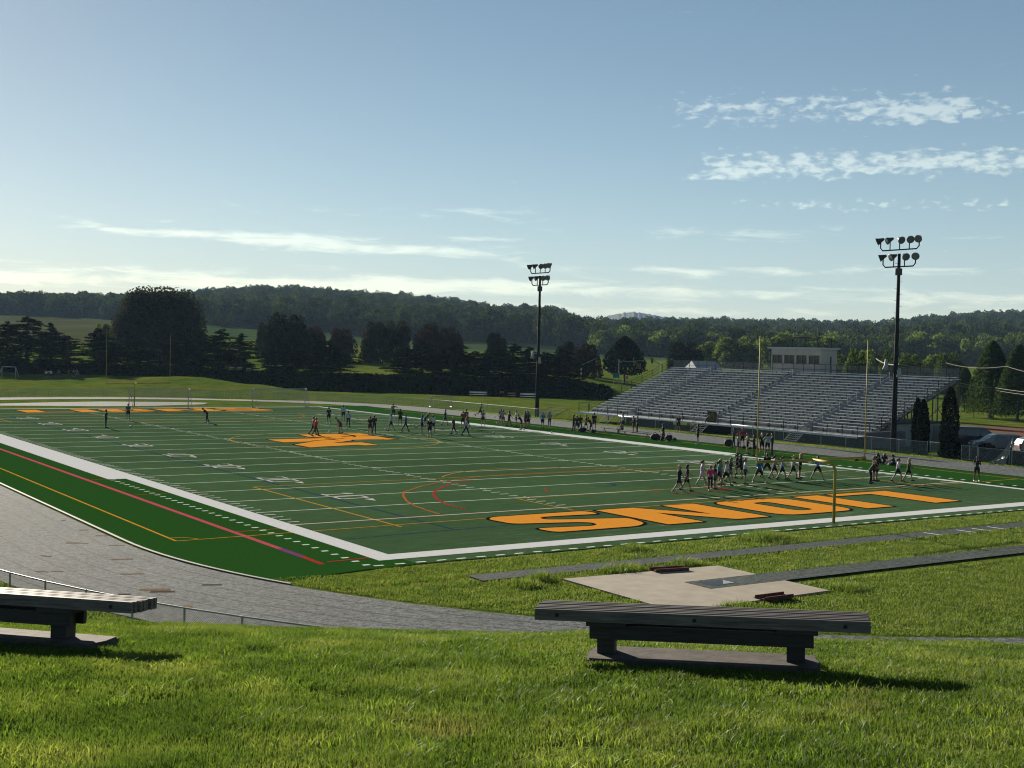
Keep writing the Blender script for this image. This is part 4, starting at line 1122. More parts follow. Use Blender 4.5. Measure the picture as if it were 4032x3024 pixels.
# =================================================================== TREES
def leaf_mat(name, col, trans=0.35, amt=0.45, sc_=0.25):
    m = bpy.data.materials.new(name); m.use_nodes = True
    t = NT(m.node_tree); b = m.node_tree.nodes['Principled BSDF']; b.inputs['Roughness'].default_value = 0.9; b.inputs['Specular IOR Level'].default_value = 0.0
    g = t.n('ShaderNodeNewGeometry'); n = t.noise(g.outputs['Position'], sc_, 4, 0.65)
    lo = tuple(c * (1 - amt) for c in col); hi = tuple(c * (1 + amt) for c in col)
    c = t.ramp(n, [(0.32, lo), (0.68, hi)]); t.l(c, b.inputs['Base Color'])
    tr = t.n('ShaderNodeBsdfTranslucent'); t.l(t.mix(1.0, c, (1.3, 1.35, 0.7), 'MULTIPLY'), tr.inputs[0])
    mx = t.n('ShaderNodeMixShader'); mx.inputs[0].default_value = trans
    t.l(b.outputs[0], mx.inputs[1]); t.l(tr.outputs[0], mx.inputs[2]); t.l(mx.outputs[0], m.node_tree.nodes['Material Output'].inputs['Surface'])
    return m
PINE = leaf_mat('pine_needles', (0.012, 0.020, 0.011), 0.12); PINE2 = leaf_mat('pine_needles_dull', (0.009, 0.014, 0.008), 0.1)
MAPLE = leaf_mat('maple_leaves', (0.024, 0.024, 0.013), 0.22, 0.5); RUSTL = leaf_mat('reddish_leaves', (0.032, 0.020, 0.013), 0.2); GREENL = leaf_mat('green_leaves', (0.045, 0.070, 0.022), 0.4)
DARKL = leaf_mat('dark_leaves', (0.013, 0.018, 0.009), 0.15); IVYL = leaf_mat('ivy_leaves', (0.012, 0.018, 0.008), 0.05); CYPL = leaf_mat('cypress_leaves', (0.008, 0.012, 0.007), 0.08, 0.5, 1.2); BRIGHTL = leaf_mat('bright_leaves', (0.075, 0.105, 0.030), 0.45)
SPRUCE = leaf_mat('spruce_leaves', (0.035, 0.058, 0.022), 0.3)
BARK = mat('bark', (0.045, 0.036, 0.028), 0.9, noise=(0.4, 3))

def quads(c, size, nrm=None, flat=0.0):
    """square leaf clumps at points c (n,3); random orientation, optional flattening towards horizontal"""
    n = len(c)
    a = rng.normal(size=(n, 3)); a[:, 2] *= (1 - flat); a /= np.linalg.norm(a, axis=1)[:, None] + 1e-9
    q = rng.normal(size=(n, 3)); q[:, 2] *= (1 - flat)
    bb = np.cross(a, q); bb /= np.linalg.norm(bb, axis=1)[:, None] + 1e-9
    if flat:
        b2 = np.cross(a, np.array([0, 0, 1.0])); l = np.linalg.norm(b2, axis=1)[:, None]
        bb = bb * (1 - flat) + b2 / (l + 1e-9) * flat
    s = np.asarray(size).reshape(-1, 1) * .5
    k = rng.uniform(.55, 1.0, (n, 1))
    V = np.stack([c - a * s, c + bb * s * k, c + a * s, c - bb * s * k], 1)
    F = np.arange(4 * n).reshape(n, 4)
    return V.reshape(-1, 3), F
def crown_mesh(name, pts, size, m, flat=0.0):
    V, F = quads(np.asarray(pts), size, flat=flat); return npmesh(name, V, F, m)
def lobed_points(n, rx, rz, z0, lobes, seed, shell=0.45):
    """points inside a broad crown made of many overlapping lobes; denser near the surface"""
    g = np.random.default_rng(seed)
    L = []
    for k in range(lobes):
        th = g.random() * 2 * np.pi; ph = g.random() ** .85 * 1.04 - .04
        rr = .72 * math.sqrt(max(0, 1 - (ph * .85) ** 2)) * (0.75 + .3 * g.random())
        L.append((rx * rr * math.cos(th), rx * rr * math.sin(th), z0 + rz * ph * .82, g.uniform(.24, .42) * rx))
    L.append((0, 0, z0 + rz * .35, rx * .6))
    L = np.array(L); w = L[:, 3] ** 2; w /= w.sum()
    k = g.choice(len(L), n, p=w)
    v = g.normal(size=(n, 3)); v /= np.linalg.norm(v, axis=1)[:, None]
    r = (shell + (1 - shell) * g.random(n)) ** .6
    p = L[k, :3] + v * (L[k, 3] * r)[:, None] * np.array([1, 1, min(1.1, rz / rx * 1.1)])
    p = p[p[:, 2] > z0 - rz * .12]
    return p
def trunk(b, h, r, lean=0.0, limbs=5, spread=.3, seed=0):
    g = random.Random(seed)
    b.path([(0, 0, -.3), (lean * .3, 0, h * .35), (lean, 0, h * .7), (lean * 1.1, .1, h)], [r * 1.25, r, r * .7, r * .25], n=8)
    for k in range(limbs):
        z = h * (.35 + .5 * k / limbs); a = g.random() * 6.28; L = h * spread * (1 - .4 * k / limbs)
        b.path([(lean * z / h, 0, z), (lean * z / h + math.cos(a) * L * .5, math.sin(a) * L * .5, z + L * .3), (lean * z / h + math.cos(a) * L, math.sin(a) * L, z + L * .55)], [r * .5, r * .3, r * .12], n=6)
def round_tree_meshes(nm, rx, rz, clear, n, leaf, seed, lobes=26):
    p = lobed_points(n, rx, rz, clear, lobes, seed)
    tb = MB(); trunk(tb, clear + rz * .7, max(.16, rx * .045), .2, 8, .35, seed)
    return crown_mesh('crown', p, leaf * rng.uniform(.6, 1.3, len(p)), MAPLE), tb.mesh('trunk', BARK)
def pine_meshes(H, seed, n=9000, rbase=.27, clear=.02):
    """white pine: whorled, slightly rising boughs with tufts, irregular outline"""
    g = np.random.default_rng(seed); P = []; tb = MB(); trunk(tb, H * .97, H * .016, .15, 0, 0, seed)
    z = H * clear
    boughs = []
    while z < H * .97:
        t = z / H; reach = H * rbase * min(1, (1 - t) * 2.0) ** .75 * (.75 + .5 * g.random())
        if t < .22: reach *= .75 + 1.1 * t
        for k in range(int(g.integers(4, 7))):
            boughs.append((z + g.uniform(-.25, .25), g.random() * 6.283, reach * g.uniform(.5, 1.15)))
        z += H * .045 * g.uniform(.7, 1.3)
    tot = sum(b_[2] for b_ in boughs)
    for (z, a, L) in boughs:
        m_ = max(4, int(n * L / tot)); s = g.random(m_) ** .6
        droop = .22 * s - .18 * s * s
        side = g.normal(size=m_) * L * .16 * (1.15 - s * .5)
        x = np.cos(a) * L * s - np.sin(a) * side; y = np.sin(a) * L * s + np.cos(a) * side
        P.append(np.stack([x, y, z + L * droop + g.normal(size=m_) * .12 * H / 12], 1))
        tb.path([(0, 0, z), (math.cos(a) * L * .8, math.sin(a) * L * .8, z + L * .1)], [.05, .02], n=4, caps=False)
    P = np.concatenate(P)
    return crown_mesh('crown', P, H * .030 * rng.uniform(.6, 1.35, len(P)), PINE, .45), tb.mesh('trunk', BARK)
def tree(name, label, cat, group, x, y, meshes, s=1.0, rz=None, m=None, z=None, sz=None):
    zz = gh(x, y) - .1 if z is None else z
    root = empty(name, (x, y, zz), rnd.random() * 6.28 if rz is None else rz); root.scale = (s, s, s if sz is None else sz)
    tag(root, label, cat, group)
    c = link('crown', meshes[0], root); link('trunk', meshes[1], root)
    if m is not None:
        c.material_slots[0].link = 'OBJECT'; c.material_slots[0].material = m
    return root
def place(u, d):
    s = (u - PW / 2) / FPX; return CAM[0] + d * (FW[0] + s * RT[0]) , CAM[1] + d * (FW[1] + s * RT[1])
PM = [pine_meshes(12.0, 11), pine_meshes(12.0, 12, rbase=.31), pine_meshes(12.0, 13, rbase=.24), pine_meshes(12.0, 14, n=9500, rbase=.34, clear=.05)]
def top_h(u, d, vtop):
    """height of something standing at (u, d) whose top shows at photo row vtop"""
    x, y = place(u, d); return CAM[2] + (horizon(u) - vtop) / FPX * d - gh(x, y)
# pines along the bank: (column, depth, top row, variant, label)
PINES = [(25, 268, 1262, 0, 'dark pine at the left edge of the picture above the two metal swing frames'), (105, 272, 1240, 1, 'broad pine beside the left edge pine, over the road on the bank'),
         (200, 266, 1262, 2, 'upright pine behind the small group of people on the knoll'), (262, 264, 1318, 3, 'low leaning pine with an open crown beside the gap to the crop field'),
         (385, 262, 1285, 2, 'first small pine right of the gap, under the left flank of the dome tree'), (455, 262, 1345, 1, 'lowest pale pine under the middle of the dome tree'),
         (545, 262, 1330, 0, 'pale pine under the dome tree, beside the far goalpost upright'), (630, 262, 1345, 3, 'pale low pine right of the far goalpost upright'),
         (718, 262, 1322, 2, 'mid green pine below the right edge of the dome tree'), (790, 262, 1300, 0, 'pine right of the dome tree at the start of a dark clump'),
         (868, 258, 1290, 1, 'tall dark pine of the clump above the left soccer goals'), (945, 258, 1305, 2, 'pine at the right end of the dark clump, next to a bright gap'),
         (1085, 256, 1338, 2, 'slim pine at the left of the middle clump'), (1150, 256, 1320, 0, 'pine with visible trunk in the middle clump'),
         (1225, 254, 1308, 1, 'tall broad pine in the middle clump below the rounded tree'), (1305, 252, 1355, 3, 'drooping pine closing the middle clump on the right'),
         (1588, 248, 1358, 0, 'first pine of the long right clump, beside the field gap'), (1660, 248, 1352, 1, 'second pine of the right clump, spreading'),
         (1735, 246, 1372, 2, 'narrow pine of the right clump behind the small goal'), (1800, 246, 1345, 0, 'pine of the right clump above the left bench on the lawn'),
         (1868, 244, 1378, 3, 'low dense pine left of the small blue and white sign'), (1945, 244, 1368, 1, 'pine directly behind the small blue and white sign'),
         (2020, 242, 1350, 0, 'pine just left of the far floodlight pole'), (2085, 242, 1360, 2, 'pine hidden partly by the far floodlight pole'),
         (2150, 240, 1382, 1, 'pine right of the far floodlight pole'), (2215, 240, 1372, 3, 'last pine of the right clump, leaning over the hedge end')]
for (u, d, vt, k, lab) in PINES:
    d -= 5
    x, y = place(u, d); h = top_h(u, d, vt)
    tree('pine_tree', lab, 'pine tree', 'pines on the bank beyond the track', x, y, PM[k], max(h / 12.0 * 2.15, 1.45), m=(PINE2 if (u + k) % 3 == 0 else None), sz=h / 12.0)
RM = [round_tree_meshes('r', 5.0, 7.4, .9, 9000, .5, 21), round_tree_meshes('r', 5.0, 6.0, .8, 8500, .5, 22), round_tree_meshes('r', 5.0, 8.6, 1.0, 9000, .5, 23)]
dome = (crown_mesh('crown', lobed_points(30000, 12.6, 16.5, 1.2, 90, 31, .45), .8 * rng.uniform(.6, 1.3, 1) , MAPLE), RM[0][1])
tb = MB(); trunk(tb, 15, .7, .3, 9, .4, 3); dome = (dome[0], tb.mesh('trunk', BARK))
x, y = place(620, 330); hd = top_h(620, 330, 1142)
tree('dome_tree', 'huge dark dome shaped tree rising high behind the left pines', 'tree', None, x, y, dome, 12.6 / 12.4, sz=hd / 18.2)
for (u, d, vt, w, k, m, lab) in [
    (395, 318, 1275, 55, 0, GREENL, 'bright green tree on the left flank of the huge dome tree'), (1130, 320, 1258, 145, 1, DARKL, 'dark rounded tree with a smooth top behind the middle pines'),
    (1042, 330, 1278, 60, 2, MAPLE, 'smaller dark tree left of the smooth rounded one'), (1235, 322, 1300, 70, 1, RUSTL, 'brownish tree behind the right of the middle pines'), (1345, 318, 1308, 85, 1, RUSTL, 'reddish round tree by the bright field gap'),
    (1480, 318, 1268, 95, 0, MAPLE, 'dark tree right of the field gap, left end of a brown row'), (1560, 320, 1270, 85, 2, MAPLE, 'tall brown tree in the row behind the right pines'), (1680, 318, 1292, 90, 1, RUSTL, 'reddish brown tree in the row behind the right pines'),
    (1765, 316, 1305, 85, 1, RUSTL, 'low rusty tree ending the brown row behind the pines'), (1955, 300, 1312, 75, 0, DARKL, 'single dark tree top showing above the right pines'), (2225, 290, 1345, 70, 0, DARKL, 'dark tree behind the last pine of the right clump'),
    (2305, 268, 1368, 90, 1, RUSTL, 'small reddish tree on the lawn left of the lone dark tree'),
    (2700, 330, 1348, 110, 0, DARKL, 'dark round tree behind the far left corner of the stand top'),
    (3370, 170, 1408, 85, 1, GREENL, 'bushy green tree right of the press box'), (3498, 175, 1395, 60, 2, GREENL, 'green bushy tree behind the near floodlight pole'),
    (2900, 420, 1330, 140, 0, BRIGHTL, 'large pale green tree left of the press box'), (3060, 430, 1325, 150, 1, BRIGHTL, 'large pale green tree behind the press box roof rail'), (3230, 420, 1330, 150, 0, BRIGHTL, 'pale green tree over the right end of the press box'),
    (3315, 300, 1398, 90, 0, GREENL, 'leafy green tree between the press box and the bushy tree'), (3575, 250, 1412, 95, 1, GREENL, 'low green tree just right of the near floodlight pole'), (3655, 270, 1398, 100, 0, BRIGHTL, 'pale green tree above the right end of the stand'),
    (3735, 260, 1408, 95, 1, GREENL, 'green tree behind the top right corner of the stand'), (3440, 280, 1380, 100, 0, BRIGHTL, 'pale green tree between the goal upright and the near floodlight pole'),
    (2810, 430, 1350, 110, 2, BRIGHTL, 'pale green tree above the small grey roofed house')]:
    x, y = place(u, d); h = top_h(u, d, vt); wr = w / FPX * d / 2 * 1.15
    H0 = {0: 8.0, 1: 6.6, 2: 9.2}[k]
    tree('round_tree', lab, 'tree', 'round trees beyond the bank', x, y, RM[k], wr / 4.0, m=m, sz=h / H0)
# the lone dark tree near the road, with a pointed rounded crown
g = np.random.default_rng(41); t_ = g.random(7000) ** .8
a_ = g.random(7000) * 6.283; prof = np.interp(t_, [0, .12, .35, .6, .85, 1], [.55, .95, 1.0, .78, .42, .06]); rr_ = prof * (.6 + .4 * g.random(7000) ** .5) * (1 + .13 * np.sin(5 * a_ + 9 * t_) + .1 * np.sin(11 * a_ - 7 * t_))
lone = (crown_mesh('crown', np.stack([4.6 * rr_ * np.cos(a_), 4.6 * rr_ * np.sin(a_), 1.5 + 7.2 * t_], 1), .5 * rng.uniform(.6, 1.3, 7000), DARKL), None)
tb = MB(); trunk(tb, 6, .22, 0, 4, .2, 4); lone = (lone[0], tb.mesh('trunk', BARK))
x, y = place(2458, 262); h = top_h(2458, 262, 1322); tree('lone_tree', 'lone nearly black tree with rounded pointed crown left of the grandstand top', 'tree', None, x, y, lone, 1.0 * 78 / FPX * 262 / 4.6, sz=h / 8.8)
# spruces at the right edge
def conifer(H, rb, n, seed, leaf, m):
    g = np.random.default_rng(seed); t = g.random(n) ** .75; a = g.random(n) * 6.283
    lay = .72 + .28 * np.abs(np.sin(t * 34 + 2 * np.sin(3 * a)))
    r = rb * (1 - t) ** .6 * lay * (.55 + .45 * g.random(n) ** .5) * (1 + .12 * np.sin(4 * a + seed))
    p = np.stack([r * np.cos(a), r * np.sin(a), .6 + (H - .6) * t], 1); tb = MB(); trunk(tb, H * .95, .2, 0, 0, 0, seed)
    return crown_mesh('crown', p, leaf * rng.uniform(.6, 1.3, n), m), tb.mesh('trunk', BARK)
SP = conifer(10, 4.2, 14000, 51, .32, SPRUCE)
for (u, d, vt, w, lab) in [(3905, 178, 1340, 185, 'large broad spruce by the right edge behind the cables'), (4010, 172, 1355, 190, 'spruce cut by the right edge of the picture'), (3800, 200, 1440, 90, 'low dark spruce between the grandstand end and the large spruce'), (4060, 215, 1400, 160, 'spruce beyond the right edge spruce')]:
    x, y = place(u, d); h = top_h(u, d, vt); tree('spruce_tree', lab, 'spruce', 'spruces at the right edge', x, y, SP, w / FPX * d / 2 / 3.6, sz=h / 10)
# cypresses at the end of the stand
def cypress(H, r, seed):
    n = 3800; g = np.random.default_rng(seed); t = g.random(n); a = g.random(n) * 6.283
    prof = np.interp(t, [0, .08, .4, .75, .92, 1], [.75, .95, 1, .8, .45, .08]); rr = r * prof * (.72 + .28 * g.random(n) ** .5) * (1 + .10 * np.sin(3 * a + 14 * t) + .08 * np.sin(7 * a - 23 * t))
    tb = MB(); trunk(tb, H * .9, .09, 0, 0, 0, seed); return crown_mesh('crown', np.stack([rr * np.cos(a), rr * np.sin(a), .05 + H * t], 1), .2 * rng.uniform(.6, 1.4, n), CYPL), tb.mesh('trunk', BARK)
for (u, d, vt, vb, w, lab) in [(3617, 110, 1568, 1748, 42, 'slim dark cypress, left of a close pair, before the grandstand end'), (3640, 108, 1575, 1758, 50, 'slightly wider dark cypress, right of the close pair, before the grandstand end'), (3745, 105, 1525, 1800, 72, 'tallest dark columnar cypress standing alone beyond the grandstand end')]:
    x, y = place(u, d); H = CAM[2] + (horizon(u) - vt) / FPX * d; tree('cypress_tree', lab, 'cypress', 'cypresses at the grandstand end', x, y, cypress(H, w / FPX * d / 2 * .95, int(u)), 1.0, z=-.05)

# ---- the wooded hills: far-off woods that read as one mass
def forest(name, label, n, umin, umax, dfun, size, seed, mats_):
    """points carrying crowns (geometry nodes); the crown shapes are real leaf-clump meshes"""
    g = np.random.default_rng(seed)
    pc = bpy.data.collections.new(name + '_crowns')
    for k in range(9):
        p = lobed_points(1700, 5.0, 6.6, 0.3, 13, seed * 10 + k, .66)
        V, F = quads(p, 0.72 * rng.uniform(.6, 1.3, len(p)))
        pc.objects.link(bpy.data.objects.new('crown', npmesh('crown', V, F, mats_[k % len(mats_)])))
    u = umin + (umax - umin) * g.random(n); t = g.random(n); d = dfun(u, t)
    s = (u - PW / 2) / FPX
    x = CAM[0] + d * (FW[0] + s * RT[0]); y = CAM[1] + d * (FW[1] + s * RT[1]); z = ground_z(x, y) - 1
    me = bpy.data.meshes.new(name); me.from_pydata(np.stack([x, y, z], 1).tolist(), [], [])
    k = size / 7.0 * g.uniform(.7, 1.35, n)
    at = me.attributes.new('crown_scale', 'FLOAT_VECTOR', 'POINT'); at.data.foreach_set('vector', np.stack([k, k, k * g.uniform(1.0, 1.35, n)], 1).astype(np.float32).ravel())
    at = me.attributes.new('crown_turn', 'FLOAT_VECTOR', 'POINT'); at.data.foreach_set('vector', np.stack([0 * k, 0 * k, g.random(n) * 6.283], 1).astype(np.float32).ravel())
    o = link(name, me); tag(o, label, 'woods', kind='stuff')
    ng = bpy.data.node_groups.new(name, 'GeometryNodeTree')
    ng.interface.new_socket('Geometry', in_out='INPUT', socket_type='NodeSocketGeometry'); ng.interface.new_socket('Geometry', in_out='OUTPUT', socket_type='NodeSocketGeometry')
    N = ng.nodes; gi = N.new('NodeGroupInput'); go = N.new('NodeGroupOutput'); ip = N.new('GeometryNodeInstanceOnPoints'); ci = N.new('GeometryNodeCollectionInfo')
    ci.inputs['Collection'].default_value = pc; ci.inputs['Separate Children'].default_value = True; ci.inputs['Reset Children'].default_value = True
    ip.inputs['Pick Instance'].default_value = True
    a1 = N.new('GeometryNodeInputNamedAttribute'); a1.data_type = 'FLOAT_VECTOR'; a1.inputs[0].default_value = 'crown_scale'
    a2 = N.new('GeometryNodeInputNamedAttribute'); a2.data_type = 'FLOAT_VECTOR'; a2.inputs[0].default_value = 'crown_turn'
    l = ng.links.new
    l(gi.outputs[0], ip.inputs['Points']); l(ci.outputs[0], ip.inputs['Instance']); l(a1.outputs[0], ip.inputs['Scale'])
    er = N.new('FunctionNodeEulerToRotation'); l(a2.outputs[0], er.inputs[0]); l(er.outputs[0], ip.inputs['Rotation'])
    l(ip.outputs[0], go.inputs[0])
    md = o.modifiers.new('crowns', 'NODES'); md.node_group = ng
    return o
HM = [leaf_mat('hill_wood_dark', (0.014, 0.022, 0.010), 0.3, .5, .03), leaf_mat('hill_wood_mid', (0.020, 0.032, 0.013), 0.3, .5, .03), leaf_mat('hill_wood_light', (0.030, 0.044, 0.016), 0.35, .45, .03)]
FB_U = [-600, 0, 400, 700, 1500, 2300, 2700, 4032, 4700]; FB = [950, 930, 880, 810, 720, 690, 690, 650, 640]
def dh(u, t):
    a = np.interp(u, FB_U, FB); b_ = np.interp(u, DRIDGE_U, DRIDGE) + 60
    return a + (b_ - a) * t ** .8
forest('hill_forest', 'continuous woods covering the long hill from left to right', 8500, -450, 4500, dh, 11.5, 3, HM)
forest('wood_edge', 'paler green woods at the hill foot behind the grandstand', 700, 2350, 4600, lambda u, t: np.interp(u, [2350, 2700, 4600], [640, 600, 520]) + 90 * t, 9.0, 5, [HM[2], BRIGHTL, HM[2]])
# distant hill seen through the dip
def far_hill():
    V = []; F = []; uu = np.linspace(2280, 2700, 43); rows = np.interp(uu, [2280, 2360, 2400, 2450, 2490, 2540, 2600, 2700], [1262, 1250, 1238, 1229, 1226, 1233, 1244, 1262])
    rows = rows + 1.5 * np.sin(uu * .31) + 1.2 * np.sin(uu * .83)
    D = 4200.0
    for u, r in zip(uu, rows):
        for k, (dd, f) in enumerate([(-500, 0), (-150, .8), (0, 1), (300, .7), (900, 0)]):
            x, y = place(u, D + dd); V.append((x, y, (CAM[2] + (horizon(u) - r) / FPX * D) * f - 2))
    for i in range(len(uu) - 1):
        for k in range(4): a = i * 5 + k; F.append((a, a + 5, a + 6, a + 1))
    me = bpy.data.meshes.new('distant_hill'); me.from_pydata(V, [], F); me.materials.append(mat('distant_wood', (0.03, 0.042, 0.02), 0.95, noise=(0.5, 0.02)))
    structure(link('distant_hill', me))
far_hill()
# ivy and shrubs on the shaded bank under the pines
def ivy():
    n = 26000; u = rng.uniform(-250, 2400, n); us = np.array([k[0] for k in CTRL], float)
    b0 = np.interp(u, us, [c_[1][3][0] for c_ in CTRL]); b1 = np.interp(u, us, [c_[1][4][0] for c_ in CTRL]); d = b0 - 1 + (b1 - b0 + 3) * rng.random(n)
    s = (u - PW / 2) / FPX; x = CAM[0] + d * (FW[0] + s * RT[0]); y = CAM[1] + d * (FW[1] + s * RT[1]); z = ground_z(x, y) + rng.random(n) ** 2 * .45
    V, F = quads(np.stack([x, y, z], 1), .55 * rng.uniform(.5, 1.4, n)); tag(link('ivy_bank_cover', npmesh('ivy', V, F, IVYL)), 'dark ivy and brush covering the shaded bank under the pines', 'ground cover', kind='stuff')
ivy()

# =================================================================== SMALLER THINGS
# ---- vehicles behind the right hand fence
TYRE = mat('tyre_rubber', (0.012, 0.012, 0.012), 0.8); RIM = mat('wheel_rim', (0.35, 0.36, 0.37), 0.35, 0.7)
def vehicle(name, label, cat, x, y, rz, L, W, H, prof, paint, glass_sides, rear=None):
    """prof: side outline (along, height) in metres; body lofted across the width with rounded shoulders"""
    root = empty(name, (x, y, 0), rz); tag(root, label, cat, 'vehicles parked behind the fence')
    b = MB(); n = len(prof); sect = [(-W / 2, .0), (-W / 2 + .04, .0), (W / 2 - .04, 0), (W / 2, 0)]
    k0 = 0
    rows = []
    for (yy, inset) in ((-W / 2, .10), (-W / 2 + .10, .02), (0, 0), (W / 2 - .10, .02), (W / 2, .10)):
        k = len(b.v)
        for (px, pz) in prof:
            cx_, cz = L * .5, H * .45
            tumble = .16 * max(0, (pz - H * .55) / (H * .45))
            yv = yy * (1 - tumble * (1 if abs(yy) > .3 else 0))
            b.v.append((px + (cx_ - px) * inset * .25, yv, pz - (inset * .35 if pz > H * .6 else 0)))
        rows.append(k)
    for a, c in zip(rows[:-1], rows[1:]):
        for i in range(n):
            j = (i + 1) % n; b.f.append((a + i, a + j, c + j, c + i)); b.mi.append(0)
    b.f.append(tuple(rows[0] + i for i in range(n))[::-1]); b.f.append(tuple(rows[-1] + i for i in range(n))); b.mi += [0, 0]
    b.build('body', paint, root, False)
    for s in (-1, 1):
        for (gx0, gx1, gz0, gz1, sl0, sl1) in glass_sides:
            g = MB(); w0 = W / 2 * (1 - .16 * max(0, (gz0 - H * .55) / (H * .45))) + .012; w1 = W / 2 * (1 - .16 * max(0, (gz1 - H * .55) / (H * .45))) + .012
            g.poly([(gx0, s * w0, gz0), (gx1, s * w0, gz0), (gx1 - sl1, s * w1, gz1), (gx0 + sl0, s * w1, gz1)]); g.build('window', PANE, root)
        for wx in (L * .18, L * .80):
            wb_ = MB(); wb_.path([(wx, s * (W / 2 - .20), .34), (wx, s * (W / 2 + .015), .34)], .34, n=16); w_ = wb_.build('wheel', TYRE, root, False)
            rb = MB(); rb.path([(wx, s * (W / 2 + .016), .34), (wx, s * (W / 2 + .024), .34)], .21, n=12); rb.build('rim', RIM, w_)
    hl = MB()
    for s in (-1, 1): hl = MB(); hl.box((L - .06, s * (W / 2 - .25), .72), (.14, .34, .16)); hl.build('headlight', mat('headlight_glass', (0.6, 0.62, 0.63), 0.15, 0.4), root); tl = MB(); tl.box((.03, s * (W / 2 - .16), .95), (.10, .2, .45)); tl.build('tail_light', mat('tail_red', (0.25, 0.012, 0.01), 0.3), root)
    return root
P_VAN = mat('van_black', (0.010, 0.011, 0.014), 0.25, 0.2, spec=0.6); P_BLUE = mat('car_blue', (0.10, 0.125, 0.15), 0.25, 0.3, spec=0.6); P_GREY = mat('car_silver', (0.13, 0.135, 0.14), 0.3, 0.4, spec=0.5)
VANP = [(0, .35), (.0, 1.2), (.25, 1.95), (.6, 2.02), (3.7, 1.98), (4.35, 1.55), (4.85, 1.15), (5.0, 1.0), (5.05, .45), (4.9, .3), (.2, .3)]
CARP = [(0, .4), (.02, 1.0), (.35, 1.55), (.8, 1.68), (2.6, 1.68), (3.0, 1.55), (3.65, 1.08), (4.5, .92), (4.65, .7), (4.66, .4), (4.5, .28), (.2, .28)]
x, y = place(3815, 118); vehicle('parked_van', 'long black van parked broadside in front of the brown infield', 'van', x - 1.3, y + 1.8, R(-38), 5.05, 1.95, 2.05, VANP, P_VAN, [(.5, 1.9, 1.2, 1.8, .1, 0), (2.0, 3.2, 1.2, 1.8, 0, 0), (3.3, 4.3, 1.2, 1.75, 0, .5)])
x, y = place(3925, 113); vehicle('parked_car', 'blue grey car with a shiny headlight facing left beside the black van', 'car', x + 2.5, y - 1.2, R(142), 4.66, 1.85, 1.7, CARP, P_BLUE, [(.45, 1.55, 1.05, 1.55, .15, 0), (1.65, 2.9, 1.05, 1.55, 0, .25)])
x, y = place(4112, 109); vehicle('parked_car', 'silver car with red tail light cut off by the right edge', 'car', x - 2.0, y + 1.2, R(-34), 4.66, 1.85, 1.7, CARP, P_GREY, [(.45, 1.55, 1.05, 1.55, .15, 0), (1.65, 2.9, 1.05, 1.55, 0, .25)])
# clipped hedge and draped net on the fence at the right edge
def bush(u, d, w, h, label, m, seed):
    x, y = place(u, d); g = np.random.default_rng(seed); n = 1800; v = g.normal(size=(n, 3)); v /= np.linalg.norm(v, axis=1)[:, None]; v[:, 2] = np.abs(v[:, 2]); v *= (.7 + .3 * g.random((n, 1)))
    p = v * np.array([w, w * .7, h]); root = empty('hedge_bush', (x, y, 0), -YAW); tag(root, label, 'bush', 'dark bushes behind the fence'); link('foliage', crown_mesh('foliage', p, .2 * rng.uniform(.6, 1.3, n), m), root)
    tb = MB(); tb.tube((0, 0, -.1), (0, 0, h * .6), .05, n=5); tb.build('stem', BARK, root)
bush(3890, 104, 1.3, 1.45, 'rounded dark green bush in front of the blue grey car', DARKL, 61)
bush(3760, 106, 1.4, 1.5, 'black shaded bush at the foot of the tall cypress', CYPL, 62)
bush(3960, 103, 1.5, 1.1, 'low dark hedge bush behind the draped white net', CYPL, 63); bush(4030, 101, 1.3, 1.05, 'dark hedge bush at the very right edge of the picture', CYPL, 64)
tp = gz(3983, 1830); TP = np.array([tp[0], tp[1], 2.0]); lo = gz(3890, 1822); hi2 = gz(3958, 1832)
nt = empty('draped_net', (tp[0], tp[1], 0)); tag(nt, 'pale net sagging from a leaning pole beside the right fence', 'net')
b = MB(); b.tube((0, 0, 0), (.15, .1, 2.15), .04, n=6); b.build('pole', GALV, nt)
top = np.array([.15, .1, 2.1]); a0 = np.array([lo[0] - tp[0], lo[1] - tp[1], .08]); a1 = np.array([hi2[0] - tp[0], hi2[1] - tp[1], .02])
V = []; F = []; UV = []
for i in range(13):
    s = i / 12; p = top * (1 - s) + a0 * s; p[2] = top[2] * (1 - s) ** 1.8 + .08; q = top * (1 - s) * .96 + (a1 * s) + np.array([0, 0, -.2 * s]); q = np.array([a1[0] * s, a1[1] * s, max(.02, top[2] * (1 - s) * .9)])
    V += [tuple(p), tuple(q)]; UV += [(s * 3, 0), (s * 3, 1.2 * s)]
    if i: k = 2 * i; F.append((k - 2, k - 1, k + 1, k))
me = bpy.data.meshes.new('net'); me.from_pydata(V, [], F); me.materials.append(chain_mat('thick_net', 0.05, 0.022, (0.24, 0.22, 0.19))); uvl = me.uv_layers.new(name='UVMap')
for lp in me.loops: uvl.data[lp.index].uv = UV[lp.vertex_index]
link('net_panel', me, nt)
b = MB(); b.path([V[2 * i] for i in range(13)], .03, n=5); b.build('edge_rope', mat('net_rope', (0.26, 0.24, 0.2), .9), nt)
